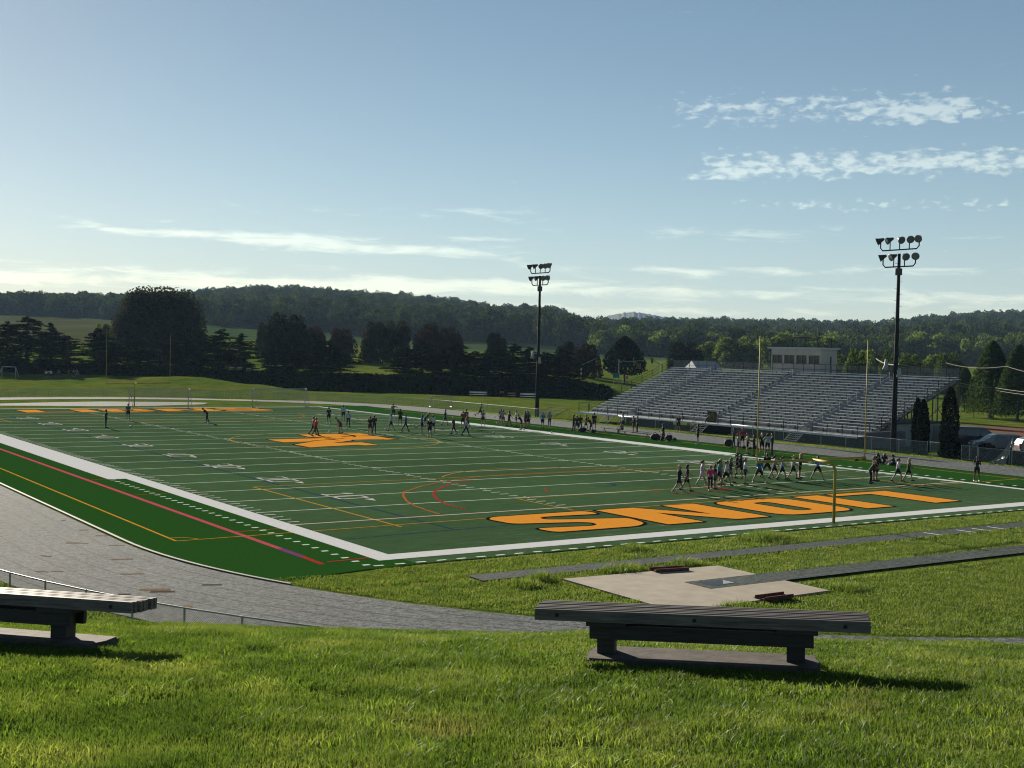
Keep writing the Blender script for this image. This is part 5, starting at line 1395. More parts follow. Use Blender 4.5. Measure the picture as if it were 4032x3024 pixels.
# ---- baseball infield and its fence and cables
INF = mat('infield_clay', (0.155, 0.088, 0.062), 0.95, noise=(0.18, 0.6), spec=0.0)
b = MB(); inf = [gz(3660, 1722, .0), gz(3800, 1722), gz(4200, 1730), gz(4420, 1700), gz(4300, 1690), gz(4032, 1684), gz(3900, 1679), gz(3790, 1674), gz(3650, 1671), gz(3560, 1680)]
b.poly([(p[0], p[1], .02) for p in inf]); structure(b.build('infield_dirt', INF))
WPOST = mat('wood_pole', (0.10, 0.085, 0.065), 0.85, noise=(0.3, 2)); CABLE = mat('pale_cable', (0.17, 0.17, 0.15), 0.9)
def post(u, vb, vt, r, label, name='net_post', m=WPOST, grp='posts of the ball field'):
    p = gz(u, vb); d = (p - CAM) @ FW; H = CAM[2] + (horizon(u) - vt) / FPX * d; o = empty(name, (p[0], p[1], 0)); tag(o, label, 'post', grp)
    b = MB(); b.path([(0, 0, -.2), (0, 0, H)], [r, r * .8], n=7); b.build('shaft', m, o); b = MB(); b.tube((0, 0, H - .02), (0, 0, H + .05), r * .9, n=7); b.build('post_top', GALV, o); return np.array([p[0], p[1], H])
q1 = post(3955, 1637, 1440, .13, 'tall bare utility pole beside the right spruces, highest of the lawn posts', 'utility_pole')
q2 = post(3910, 1652, 1528, .11, 'thick leaning post with a bulky base on the ball field lawn')
q3 = post(3890, 1650, 1532, .08, 'thinner pale post just left of the bulky based post')
for (u, vb, vt, lab) in [(3783, 1643, 1560, 'thin steel post nearest the tall cypress'), (3832, 1647, 1573, 'second thin steel post right of the tall cypress'), (3945, 1657, 1580, 'thin steel post between the pole and the bulky post'), (4003, 1665, 1580, 'thin steel post at the right edge of the lawn'), (3683, 1632, 1560, 'thin steel post seen between the cypress pair and the support frame')]:
    post(u, vb, vt, .045, lab, m=GALVD)
TE = at_x(3745, 1500, GX + topx)
def cable(name, pts, r, label, sag=.4):
    P = []
    for a, c in zip(pts[:-1], pts[1:]):
        for k in range(12):
            t = k / 12; p = np.array(a) * (1 - t) + np.array(c) * t; p[2] -= sag * 4 * t * (1 - t); P.append(tuple(p))
    P.append(tuple(pts[-1])); b = MB(); b.path(P, r, n=5); o = b.build(name, CABLE); tag(o, label, 'cable', 'pale cables at the right'); return o
far_e = at_d(4300, 1490, 105); pole_r = np.array([66.6, 29.0, 0]); stub = at_d(3722, 1428, 132)
cable('overhead_cable', [at_d(3540, 1434, 128), stub, at_d(3962, 1442, 120), far_e], .032, 'upper thick pale cable running from the floodlight pole past the stand end', .35)
cable('overhead_cable', [TE, q2 + np.array([0, 0, .1]), at_d(4250, 1560, 110)], .03, 'lower pale cable running from the grandstand top to the lawn posts', .15)
cable('overhead_cable', [TE + np.array([0, 0, -.25]), q2 + np.array([0, 0, -.25]), at_d(4250, 1568, 110)], .025, 'thin cable just under the lower pale cable', .2)
cable('overhead_cable', [at_d(3290, 1428, 150), at_d(3450, 1412, 150), at_d(3540, 1434, 128)], .06, 'pale cable between the press box and the floodlight pole', .3)
tag_stub = empty('cable_mast', (stub[0], stub[1], 0)); tag(tag_stub, 'thin dark mast carrying the upper cable behind the top corner of the stand', 'mast'); b = MB(); b.tube((0, 0, 0), (0, 0, stub[2] + .3), .07, n=6); b.build('shaft', GALVD, tag_stub); b = MB(); b.tube((-.3, 0, stub[2]), (.3, 0, stub[2]), .03, n=5); b.build('crossarm', GALVD, tag_stub)
# ---- far things: house, signals, signs, benches, swings
def house(u, d, label):
    x, y = place(u, d); z = gh(x, y); o = empty('small_house', (x, y, z), -YAW + .35); tag(o, label, 'house')
    b = MB(); b.box((0, 0, 1.5), (6.2, 5, 3.6)); b.build('wall', mat('house_siding', (0.20, 0.215, 0.22), .8), o)
    b = MB(); b.poly([(-3.5, -2.9, 3.2), (3.5, -2.9, 3.2), (3.2, 0, 4.9), (-3.2, 0, 4.9)]); b.poly([(3.5, 2.9, 3.2), (-3.5, 2.9, 3.2), (-3.2, 0, 4.9), (3.2, 0, 4.9)]); b.poly([(-3.5, 2.9, 3.2), (-3.5, -2.9, 3.2), (-3.2, 0, 4.9)]); b.poly([(3.5, -2.9, 3.2), (3.5, 2.9, 3.2), (3.2, 0, 4.9)])
    b.build('roof', mat('house_roof', (0.26, 0.29, 0.31), .7), o)
    b = MB(); b.box((-1.2, -2.52, 1.6), (.9, .05, 1.1)); w_ = b.build('window', PANE, o)
    b = MB(); b.box((1.3, -2.52, 1.0), (1.0, .05, 2.0)); b.build('door', mat('house_door', (0.06, 0.06, 0.06), .7), o)
house(2768, 300, 'small pale house with grey roof beyond the grandstand rail')
SIGY = mat('signal_yellow', (0.22, 0.12, 0.02), .7); SIGS = mat('sign_teal', (0.02, 0.12, 0.13), .6)
def signal(u, vb, vt, d, arm_u, arm_v, boxes, label):
    x, y = place(u, d); z = gh(x, y); H = CAM[2] + (horizon(u) - vt) / FPX * d - z; o = empty('traffic_signal', (x, y, z)); tag(o, label, 'traffic signal', 'traffic signals at the road junction')
    b = MB(); b.path([(0, 0, 0), (0, 0, H)], [.16, .11], n=7); b.build('mast', GALV, o)
    e = at_d(arm_u, arm_v, d) - np.array([x, y, z]); b = MB(); b.path([(0, 0, H - .5), tuple(e * .5 + np.array([0, 0, (H - .5) * .5])), tuple(e)], [.1, .08, .06], n=6); b.build('mast_arm', GALV, o)
    for (bu, bv) in boxes:
        p = at_d(bu, bv, d) - np.array([x, y, z]); sb = empty('signal_head', tuple(p)); sb.parent = o; b = MB(); b.box((0, 0, 0), (.4, .35, 1.1)); b.build('housing', SIGY, sb)
        b = MB()
        for dz in (-.33, 0, .33): b.tube((-.1, -.18, dz), (-.12, -.24, dz), .11, n=8)
        b.build('lens', PANE, sb)
signal(2288, 1500, 1427, 262, 2352, 1410, [(2350, 1428), (2362, 1428)], 'grey mast arm signal with yellow heads left of the lone dark tree')
signal(2435, 1508, 1415, 258, 2535, 1420, [(2510, 1442), (2518, 1442)], 'grey mast arm signal reaching across the lone dark tree')
signal(2600, 1455, 1426, 262, 2548, 1406, [(2568, 1420)], 'pale curved lamp arm pointing left over the stand corner')
def sign(u, v, w, h, d, m, label, name='road_sign', text=None, ground=True):
    p = at_d(u, v, d); z = gh(p[0], p[1]); o = empty(name, (p[0], p[1], z), -YAW); tag(o, label, 'sign'); zc = p[2] - z
    b = MB(); b.box((0, 0, zc), (w, .08, h)); b.build('board', m, o)
    b = MB()
    for s in (-.35, .35): b.tube((w * s, .06, 0), (w * s, .06, zc), .05, n=5)
    b.build('sign_post', GALVD, o)
    if text:
        cu = bpy.data.curves.new('lettering', 'FONT'); cu.body = text; cu.size = h * .95; cu.align_x = 'CENTER'; cu.align_y = 'CENTER'; cu.extrude = .01; cu.materials.append(mat('sign_blue_letters', (0.03, 0.09, 0.14), .7)); tmp = link('tmp', cu); me = bpy.data.meshes.new_from_object(tmp.evaluated_get(bpy.context.evaluated_depsgraph_get())); bpy.data.objects.remove(tmp); t = link('lettering', me, o); t.rotation_euler = (R(90), 0, 0); t.location = (0, -.055, zc)
sign(1961, 1478, 2.1, .72, 238, mat('sign_pale', (0.40, 0.46, 0.48), .7), 'small pale blue board lettered LIONS among the right pines', 'team_sign', 'LIONS')
sign(2426, 1478, 1.35, .95, 250, SIGS, 'teal road sign below the lone dark tree')
sign(2468, 1486, .5, .55, 250, mat('sign_orange', (0.35, 0.10, 0.02), .7), 'small orange road sign right of the teal sign')
def lawn_bench(u, v, w, d, label, m):
    p = at_d(u, v, d); z = gh(p[0], p[1]); o = empty('team_bench', (p[0], p[1], z), -YAW - .03); tag(o, label, 'bench', 'pale benches along the foot of the ivy bank'); L = w / FPX * d
    b = MB(); b.box((0, 0, .47), (L, .5, .07)); b.build('seat', m, o); b = MB(); b.box((0, .25, .85), (L, .06, .28)); b.build('backrest', m, o)
    for s in (-.4, .4): b = MB(); b.box((L * s, .1, .4), (.07, .5, .8)); b.build('leg', GALVD, o)
BW = mat('bench_white', (0.42, 0.45, 0.46), .5)
lawn_bench(1883, 1552, 69, 214, 'pale bench at the foot of the ivy bank, left of the orange bin', BW); lawn_bench(2080, 1552, 62, 211, 'pale bench at the foot of the bank by the far floodlight pole', BW); lawn_bench(2015, 1550, 32, 213, 'short dim bench between the orange bin and the far pole', mat('bench_dull', (0.16, 0.11, 0.10), .7))
for (u, d, lab) in [(910, 243, 'first small pale bench on the crest of the knoll'), (942, 242, 'middle small pale bench on the crest of the knoll'), (978, 240, 'last small pale bench where the knoll drops')]: lawn_bench(u, 1497 + (u - 910) * .09, 20, d, lab, mat('bench_tan', (0.34, 0.28, 0.22), .7))
p = gz(1976, 1560); o = empty('litter_bin', (p[0], p[1], gh(p[0], p[1]))); tag(o, 'orange litter bin between the pale lawn benches', 'bin'); b = MB(); b.path([(0, 0, 0), (0, 0, .8)], [.28, .36], n=12); b.build('barrel', mat('bin_orange', (0.35, 0.16, 0.03), .7), o); b = MB(); b.path([(0, 0, .8), (0, 0, .84)], .38, n=12); b.build('rim', GALVD, o)
pp = gz(1704, 1603); soccer_goal(pp[0] - .3, pp[0] + 2.7, pp[1], 'small practice goal with slanting side bars behind the track fence', 1.6, 1.5, 1, 0, R(-22), grp='practice goals', br=.045)
def swing(u0, u1, vt, vb, d, label):
    p = at_d((u0 + u1) / 2, vb, d); z = gh(p[0], p[1]); o = empty('metal_frame_goal', (p[0], p[1], z), -YAW); tag(o, label, 'frame', 'pale metal frames on the knoll'); w = (u1 - u0) / FPX * d; H = (vb - vt) / FPX * d; m = mat('frame_teal', (0.20, 0.26, 0.24), .6)
    b = MB(); b.tube((-w / 2, 0, H), (w / 2, 0, H), .08, n=6); b.build('crossbar', m, o)
    for s in (-1, 1):
        for dy in (-.9, .9): b = MB(); b.tube((s * w / 2, 0, H), (s * (w / 2 + .45), dy, 0), .1, n=6); b.build('leg', m, o)
    b = MB(); b.tube((-w / 2, .5, H * .45), (w / 2, .5, H * .45), .05, n=5); b.build('brace', m, o)
swing(8, 60, 1451, 1496, 240, 'pale teal metal frame on the knoll at the left edge')
# ---- balls, bags, sideline benches
BALL = mat('ball_white', (0.55, 0.55, 0.55), .5); BALLD = mat('ball_panel', (0.03, 0.03, 0.03), .5)
def ball(u, v, label, z=.11):
    p = gz(u, v, z); o = empty('football', (p[0], p[1], z)); tag(o, label, 'ball', 'white footballs on the pitch'); b = MB(); b.ball((0, 0, 0), .11, 12, 8); b.build('ball_shell', BALL, o, True)
    b = MB()
    for k in range(5): a = k * 1.2566; b.tube((.085 * math.cos(a), .085 * math.sin(a), .055), (.094 * math.cos(a), .094 * math.sin(a), .061), .028, n=5)
    b.build('ball_panels', BALLD, o)
for u, v, lab, *zz in [(515, 1679, 'ball alone on the turf right of the navy player'), (820, 1666, 'ball at the feet of the bent running player'), (1297, 1699, 'ball beside the gold emblem near the player in red'), (1366, 1685, 'ball at the feet of the pale blue shirted player in black trousers'),
    (1519, 1689, 'ball at the foot of the player with raised arms'), (1630, 1673, 'ball between the two players in blue'), (1693, 1703, 'ball between the legs of the player in black'), (1780, 1704, 'ball left of the blond player'), (1811, 1709, 'ball right of the blond player'),
    (1948, 1643, 'ball bouncing in the air over the track side', 1.0), (1957, 1665, 'ball on the far sideline near the pair in grey'), (1944, 1703, 'ball on the turf above a yard number'), (2063, 1690, 'ball at the feet of the stooping group'), (2172, 1702, 'ball on the white sideline right of the pair in blue')]:
    ball(u, v, lab, *(zz or [.11]))
BAG = mat('bag_black', (0.012, 0.012, 0.014), .7); BAGW = mat('bag_white', (0.4, 0.4, 0.4), .6)
def bag(u, v, w, h, label, m=BAG):
    p = gz(u, v); d = (p - CAM) @ FW; s = w / FPX * d; hh = h / FPX * d; o = empty('kit_bag', (p[0], p[1], 0), -YAW + rnd.uniform(-.4, .4)); tag(o, label, 'bag', 'kit bags on the sideline')
    g = random.Random(u); b = MB(); k = 0
    b.ball((0, 0, hh * .42), .5, 12, 7, (s, s * .55, hh * 1.0)); b.ball((s * .22, .02, hh * .62), .3, 10, 6, (s, s * .55, hh * 1.05)); ob = b.build('bag_body', m, o, True)
    b = MB(); b.path([(-s * .25, 0, hh * .8), (-s * .1, -.05, hh * 1.12), (s * .12, -.05, hh * 1.12), (s * .25, 0, hh * .8)], .025, n=5); b.build('strap', BAG, o)
for u, v, w, h, lab in [(2578, 1732, 36, 26, 'tallest black kit bag of the heap, left end, beside the walking navy player'), (2602, 1733, 26, 20, 'black kit bag in the middle of the heap'), (2633, 1735, 30, 24, 'black kit bag with a shiny patch right of the walking navy player'), (2655, 1734, 18, 10, 'flat black kit bag at the right end of the heap'),
    (2293, 1700, 34, 18, 'black kit bag among the huddle at the left grandstand stairs'), (2335, 1703, 26, 12, 'low black bag at the right foot of the huddle'), (2867, 1757, 32, 30, 'large black kit bag on the track edge beside the olive shirted girl'), (2928, 1766, 16, 11, 'small black bag behind the lilac shirted girl'), (2953, 1769, 16, 9, 'small black bag between the standing girls'), (2978, 1768, 16, 14, 'black bag left of the upright of the near goalpost'),
    (3400, 1808, 22, 11, 'black bag with white stripe right of the near goalpost upright'), (3372, 1815, 20, 6, 'flat dark bag left of the near goalpost upright'), (3490, 1830, 16, 14, 'pale bag lying by the two seated girls')]:
    bag(u, v, w, h, lab, BAGW if 'pale' in lab else BAG)
def side_bench(u0, v0, u1, v1, label):
    a, c = gz(u0, v0), gz(u1, v1); L = float(np.hypot(*(c - a)[:2])); o = empty('sideline_bench', (a[0], a[1], 0), math.atan2(c[1] - a[1], c[0] - a[0])); tag(o, label, 'bench', 'low benches beside the far sideline')
    b = MB(); b.box((L / 2, 0, .45), (L, .26, .05)); b.build('seat', mat('side_bench_grey', (0.10, 0.12, 0.12), .5), o)
    for s in (.12, .88):
        for dy in (-.18, .18): b = MB(); b.tube((L * s, 0, .43), (L * s + .1, dy, 0), .03, n=5); b.build('leg', GALVD, o)
side_bench(2370, 1701, 2445, 1709, 'low grey bench left of the crouching person in yellow'); side_bench(2446, 1715, 2562, 1727, 'low grey bench with the crouching person in yellow at its left end')
p = gz(2250, 1640); ps = empty('small_bleacher', (66.3, 80.2, 0)); tag(ps, 'small grey bleacher of plank rows beside the far floodlight pole', 'bleacher')
for k in range(4):
    b = MB(); b.box((.3 + .55 * k, 1.4, .35 + .28 * k), (.26, 4.2, .05)); b.build('seat_plank', mat('small_bleacher_grey', (0.13, 0.14, 0.14), .5), ps)
for s in (-.5, 3.3): b = MB(); b.path([(.1, s, 0), (.1, s, .35), (2.1, s, 1.2), (2.1, s, 0)], .035, n=5); b.build('frame', GALVD, ps)

# ---- the air
def haze():
    b = MB(); b.box((600, 1100, 128), (7000, 6800, 264)); m = bpy.data.materials.new('haze_air'); m.use_nodes = True; t = m.node_tree; t.nodes.clear()
    v = t.nodes.new('ShaderNodeVolumePrincipled'); v.inputs['Color'].default_value = (0.45, 0.68, 1.0, 1); v.inputs['Density'].default_value = HAZE; v.inputs['Anisotropy'].default_value = 0.0
    o = t.nodes.new('ShaderNodeOutputMaterial'); t.links.new(v.outputs[0], o.inputs['Volume'])
    ob = b.build('haze', m); tag(ob, 'thin blue morning haze softening the far hills', 'haze', kind='stuff')
HAZE = 0.00007
haze()

# =================================================================== PEOPLE
def fk(p):
    """joint positions of a standing figure 1.72 m tall facing +y; angles in degrees"""
    g = lambda k, d=0.0: R(p.get(k, d))
    hip = np.array([0, 0, 0.93]); lean, side = g('lean'), g('side')
    def rx(v, a): c, s = math.cos(a), math.sin(a); return np.array([v[0], v[1] * c - v[2] * s, v[1] * s + v[2] * c])
    def ry(v, a): c, s = math.cos(a), math.sin(a); return np.array([v[0] * c + v[2] * s, v[1], -v[0] * s + v[2] * c])
    T = lambda v: hip + ry(rx(np.array(v, float), -lean), side)
    J = {'hip': hip, 'waist': T((0, .005, .16)), 'chest': T((0, .01, .36)), 'neck': T((0, -.005, .52)), 'head': T((0, .015 + .05 * math.sin(g('nod')), .66)), 'crown': T((0, .0, .78)), 'nose': T((0, .115, .655))}
    for s, nm in ((-1, 'l'), (1, 'r')):
        sh = T((s * .175, -.005, .47)); J['sh' + nm] = sh
        a, b, el = g('arm_f' + nm, 8), g('arm_s' + nm, 8), g('elb' + nm, 18)
        d = ry(rx(np.array([0, 0, -1.0]), a), -s * b); J['el' + nm] = sh + .28 * d
        d2 = ry(rx(np.array([0, 0, -1.0]), a + el), -s * (b + g('in' + nm, 0))); J['wr' + nm] = J['el' + nm] + .25 * d2; J['hd' + nm] = J['wr' + nm] + .16 * d2
        h = hip + np.array([s * .09, 0, -.02]); J['hp' + nm] = h
        a, b, k = g('leg_f' + nm, 0), g('leg_s' + nm, 3), g('knee' + nm, 3)
        d = ry(rx(np.array([0, 0, -1.0]), a), -s * b); J['kn' + nm] = h + .43 * d
        d2 = ry(rx(np.array([0, 0, -1.0]), a - k), -s * b); J['an' + nm] = J['kn' + nm] + .40 * d2
        f = rx(np.array([0, 1.0, -.12]), min(0, a - k) * .6); J['to' + nm] = J['an' + nm] + .17 * f + np.array([0, 0, -.05])
        J['he' + nm] = J['an' + nm] + np.array([0, -.05, -.06])
    lo = min(J['to' + n][2] for n in 'lr'); lo = min(lo, min(J['he' + n][2] for n in 'lr')) - .025
    if 'seat' in p: lo = J['hip'][2] - p['seat']
    return {k: v - np.array([0, 0, lo]) for k, v in J.items()}
def capsule(b, a, c, r0, r1, n=9):
    a, c = Vector(a), Vector(c); d = (c - a)
    if d.length < 1e-5: d = Vector((0, 0, .001))
    u_ = d.normalized(); b.path([a - u_ * r0 * .9, a - u_ * r0 * .5, a, c, c + u_ * r1 * .5, c + u_ * r1 * .9], [r0 * .4, r0 * .86, r0, r1, r1 * .86, r1 * .4], n=n)
def fuse(b, name, m, vox):
    """one continuous skin from overlapping limbs"""
    me = b.mesh(name, m); o = bpy.data.objects.new('tmp', me); COL.objects.link(o)
    md = o.modifiers.new('r', 'REMESH'); md.mode = 'VOXEL'; md.voxel_size = vox; md.use_smooth_shade = True
    sm = o.modifiers.new('s', 'SMOOTH'); sm.factor = .5; sm.iterations = 2
    dg = bpy.context.evaluated_depsgraph_get(); out = bpy.data.meshes.new_from_object(o.evaluated_get(dg)); bpy.data.objects.remove(o); out.name = name
    return out
SKIN = mat('skin_light', (0.30, 0.17, 0.11), 0.6); SKIND = mat('skin_dark', (0.085, 0.045, 0.03), 0.6); SHOE = mat('shoe_dark', (0.02, 0.02, 0.022), .7); SHOEW = mat('shoe_white', (0.45, 0.45, 0.44), .6)
def person_meshes(p, fem=False):
    J = fk(p); b = MB(); k = .9 if fem else 1.0
    capsule(b, J['hip'], J['waist'], .118, .105 * k); capsule(b, J['waist'], J['chest'], .105 * k, .125 * k)
    for s, n in ((-1, 'l'), (1, 'r')):
        capsule(b, J['chest'] + (J['sh' + n] - J['chest']) * .4, J['sh' + n], .10 * k, .062 * k); capsule(b, J['sh' + n], J['el' + n], .050 * k, .038 * k); capsule(b, J['el' + n], J['wr' + n], .038 * k, .026)
        capsule(b, J['hip'] + (J['hp' + n] - J['hip']) * .6, J['hp' + n], .10, .095); capsule(b, J['hp' + n], J['kn' + n], .088, .056); capsule(b, J['kn' + n], J['an' + n], .055, .036); capsule(b, J['an' + n], J['to' + n], .036, .028)
        w, h = Vector(J['wr' + n]), Vector(J['hd' + n]); d = (h - w).normalized(); e = Vector((0, 1, 0)) if abs(d.y) < .8 else Vector((0, 0, 1)); e = (e - d * e.dot(d)).normalized(); f = d.cross(e)
        capsule(b, w, w + d * .06, .026, .032, 8)
        for q, L in zip((-.027, -.009, .009, .027), (.058, .072, .068, .05)): m0 = w + d * .075 + e * q; m1 = m0 + d * L * .55 - f * .006 * s; capsule(b, m0, m1, .0085, .008, 6); capsule(b, m1, m1 + d * L * .4 - f * .02 * s, .008, .007, 6)
        t0 = w + d * .03 + e * .03; capsule(b, t0, t0 + d * .035 + e * .03, .010, .009, 6)
    capsule(b, J['neck'] - (J['neck'] - J['chest']) * .25, J['head'] - (J['head'] - J['neck']) * .3, .054, .05)
    up = (J['crown'] - J['head']); up = up / np.linalg.norm(up); fw = J['nose'] - J['head']; fw = fw / np.linalg.norm(fw); rt = np.cross(fw, up)
    capsule(b, J['head'] - up * .02, J['head'] + up * .045 - fw * .012, .082, .090, 12); capsule(b, J['head'] - up * .06 + fw * .03, J['head'] - up * .01 + fw * .02, .052, .07, 10)   # skull and jaw
    capsule(b, J['head'] + fw * .088 - up * .005, J['head'] + fw * .105 - up * .02, .012, .016, 6)                                             # nose
    for s in (-1, 1): capsule(b, J['head'] + rt * s * .085 - up * .015, J['head'] + rt * s * .088 + up * .012, .014, .016, 6)
    body = fuse(b, 'body', SKIN, .0135)
    # face marks: eyes and mouth
    fb = MB()
    for s in (-1, 1): fb.ball(tuple(J['head'] + fw * .083 + rt * s * .031 + up * .012), .011, 6, 4)
    capsule(fb, J['head'] + fw * .082 - up * .052 - rt * .018, J['head'] + fw * .082 - up * .052 + rt * .018, .007, .007, 6)
    face = fb.mesh('face', mat('eye_dark', (0.02, 0.015, 0.012), .5))
    b = MB(); g = .016
    capsule(b, J['hip'] + (J['waist'] - J['hip']) * .1, J['waist'], .128, .122 * k + g * .4); capsule(b, J['waist'], J['chest'], .118 * k + g * .5, .136 * k + g * .3)
    for n in 'lr':
        capsule(b, J['chest'] + (J['sh' + n] - J['chest']) * .4, J['sh' + n], .11 * k, .074); capsule(b, J['sh' + n], J['sh' + n] + (J['el' + n] - J['sh' + n]) * p.get('sleeve', .75), .066, .066)
    shirt = fuse(b, 'shirt', SKIN, .015)
    b = MB(); L = p.get('short', .62)
    capsule(b, J['hip'] + (J['waist'] - J['hip']) * .35, J['hip'], .126, .13)
    for n in 'lr': capsule(b, J['hip'] + (J['hp' + n] - J['hip']) * .6, J['hp' + n], .118, .112); capsule(b, J['hp' + n], J['hp' + n] + (J['kn' + n] - J['hp' + n]) * L, .106, .092)
    shorts = fuse(b, 'shorts', SKIN, .015)
    b = MB()
    for n in 'lr': capsule(b, J['hp' + n], J['kn' + n], .096, .066); capsule(b, J['kn' + n], J['an' + n], .066, .046); capsule(b, J['hip'] + (J['hp' + n] - J['hip']) * .6, J['hp' + n], .116, .108)
    capsule(b, J['hip'] + (J['waist'] - J['hip']) * .35, J['hip'], .124, .128)
    trousers = fuse(b, 'trousers', SKIN, .015)
    shoes = []
    for n in 'lr': b = MB(); capsule(b, J['he' + n], J['to' + n], .048, .040, 8); shoes.append(fuse(b, 'shoe', SHOE, .012))
    b = MB(); h = J['head']
    capsule(b, h + up * .03 - fw * .03, h + up * .062 - fw * .012, .094, .094, 12); capsule(b, h - up * .03 - fw * .045, h + up * .03 - fw * .035, .07, .088, 10)
    hair_short = fuse(b, 'hair', SKIN, .012)
    capsule(b, h + up * .05 - fw * .07, h - up * .24 - fw * .115, .062, .05, 9); capsule(b, h - fw * .06 - up * .05 - rt * .05, h - up * .24 - fw * .08 - rt * .06, .05, .04); capsule(b, h - fw * .06 - up * .05 + rt * .05, h - up * .24 - fw * .08 + rt * .06, .05, .04)
    hair_long = fuse(b, 'hair', SKIN, .012)
    b = MB(); capsule(b, h + up * .03 - fw * .03, h + up * .062 - fw * .012, .094, .094, 12); capsule(b, h - up * .03 - fw * .045, h + up * .03 - fw * .035, .07, .088, 10); capsule(b, h + up * .05 - fw * .10, h + up * .0 - fw * .16, .035, .04); capsule(b, h - fw * .16, h - up * .17 - fw * .15, .04, .02)
    hair_tail = fuse(b, 'hair', SKIN, .012)
    return dict(body=body, face=face, shirt=shirt, shorts=shorts, trousers=trousers, shoes=shoes, short=hair_short, long=hair_long, tail=hair_tail)
POSES = {
 'stand': dict(leg_sl=5, leg_sr=5), 'stand2': dict(leg_fl=6, leg_fr=-5, leg_sl=6, leg_sr=4, arm_fl=20, elbl=60, inl=-40),
 'hips': dict(leg_sl=7, leg_sr=7, arm_sl=42, arm_sr=42, elbl=50, elbr=50, inl=-85, inr=-85), 'walk': dict(leg_fl=24, leg_fr=-20, kneel=6, kneer=14, arm_fl=-18, arm_fr=24, lean=3),
 'walk2': dict(leg_fl=-16, leg_fr=20, kneel=24, kneer=4, arm_fl=20, arm_fr=-16, elbl=40, elbr=25, lean=5), 'run': dict(leg_fl=38, leg_fr=-24, kneel=35, kneer=55, arm_fl=-35, arm_fr=40, elbl=75, elbr=80, lean=16),
 'bend': dict(lean=42, leg_fl=14, leg_fr=-8, kneel=22, kneer=10, arm_fl=-22, arm_fr=-12, arm_sl=16, arm_sr=20, nod=10), 'arms_up': dict(arm_fl=150, arm_fr=160, elbl=45, elbr=40, leg_fl=18, leg_fr=-18, kneel=6, kneer=12, lean=-3),
 'straddle': dict(leg_sl=25, leg_sr=25, arm_fl=25, arm_fr=25, elbl=60, elbr=60, inl=-30, inr=-30, lean=6), 'lunge': dict(leg_fl=34, leg_fr=-26, kneel=24, kneer=6, leg_sl=4, leg_sr=4, arm_fl=14, arm_fr=18, elbl=40, elbr=50, lean=6),
 'kneeup': dict(leg_fl=72, kneel=88, leg_fr=-3, arm_fl=35, arm_fr=30, elbl=60, elbr=60, lean=4), 'stoop': dict(lean=30, leg_sl=18, leg_sr=18, leg_fl=12, leg_fr=12, kneel=20, kneer=20, arm_fl=40, arm_fr=40, elbl=50, elbr=50),
 'crossed': dict(arm_fl=35, arm_fr=35, elbl=85, elbr=85, inl=-55, inr=-55, leg_sl=5, leg_sr=5), 'armout': dict(arm_sl=70, arm_fr=5, leg_sl=9, leg_sr=9, elbl=15), 'armsback': dict(arm_fl=20, arm_fr=15, elbl=110, elbr=115, inl=20, inr=20, leg_sl=6, leg_sr=5),
 'sit': dict(leg_fl=78, leg_fr=84, kneel=95, kneer=80, seat=.48, lean=14, arm_fl=25, arm_fr=25, elbl=35, elbr=35), 'floor': dict(leg_fl=96, leg_fr=100, kneel=70, kneer=60, leg_sl=8, leg_sr=10, seat=.13, lean=18, arm_fl=35, arm_fr=40, elbl=40, elbr=35),
}
PCACHE = {}
CLOTH = {'navy': (0.012, 0.016, 0.040), 'black': (0.010, 0.010, 0.011), 'green': (0.02, 0.10, 0.06), 'red': (0.32, 0.022, 0.02), 'pale_blue': (0.30, 0.37, 0.46), 'teal_grey': (0.06, 0.11, 0.14), 'maroon': (0.05, 0.010, 0.014), 'white': (0.45, 0.46, 0.48),
         'grey': (0.13, 0.135, 0.145), 'blue': (0.020, 0.11, 0.28), 'orange': (0.45, 0.06, 0.02), 'brown': (0.16, 0.06, 0.02), 'lilac': (0.19, 0.17, 0.22), 'bright_blue': (0.02, 0.17, 0.33), 'yellow': (0.16, 0.14, 0.02), 'olive': (0.06, 0.055, 0.03),
         'pink': (0.55, 0.03, 0.16), 'pale_lilac': (0.42, 0.36, 0.42), 'teal': (0.03, 0.17, 0.21), 'pink_lilac': (0.38, 0.16, 0.30), 'dark_grey': (0.035, 0.036, 0.045), 'violet_blue': (0.14, 0.18, 0.36)}
HAIR = {'b': (0.42, 0.30, 0.15), 'd': (0.018, 0.013, 0.010), 'm': (0.07, 0.045, 0.028)}
def person(u, v, pose, face, shirt, legs, label, hair='d', hs='short', H=1.70, skin=0, group=None, fem=False, white_shoes=False, z=None, long_legs=False, d=None, name='person'):
    key = (pose, fem)
    if key not in PCACHE: PCACHE[key] = person_meshes(POSES[pose], fem)
    P = PCACHE[key]
    q = gz(u, v, 0.0) if d is None else at_d(u, v, d)
    base = (0.02 if d is None else q[2]) if z is None else z
    ang = {'A': 0, 'L': 90, 'T': 180, 'R': -90}.get(face, face)
    view = math.atan2(q[0] - CAM[0], q[1] - CAM[1])
    o = empty(name, (q[0], q[1], base), -view + R(ang + rnd.uniform(-14, 14))); s = H / 1.72; o.scale = (s, s, s)
    tag(o, label, 'person', group)
    def put(part, mesh, m):
        c = link(part, mesh, o); c.material_slots[0].link = 'OBJECT'; c.material_slots[0].material = m; return c
    put('body', P['body'], SKIND if skin else SKIN); link('face', P['face'], o)
    put('shirt', P['shirt'], mat('cloth_' + shirt, CLOTH[shirt], .85))
    put('trousers' if long_legs else 'shorts', P['trousers' if long_legs else 'shorts'], mat('cloth_' + legs, CLOTH[legs], .85))
    for sm_ in P['shoes']: put('shoe', sm_, SHOEW if white_shoes else SHOE)
    put('hair', P[hs], mat('hair_' + hair, HAIR[hair], .6))
    return o
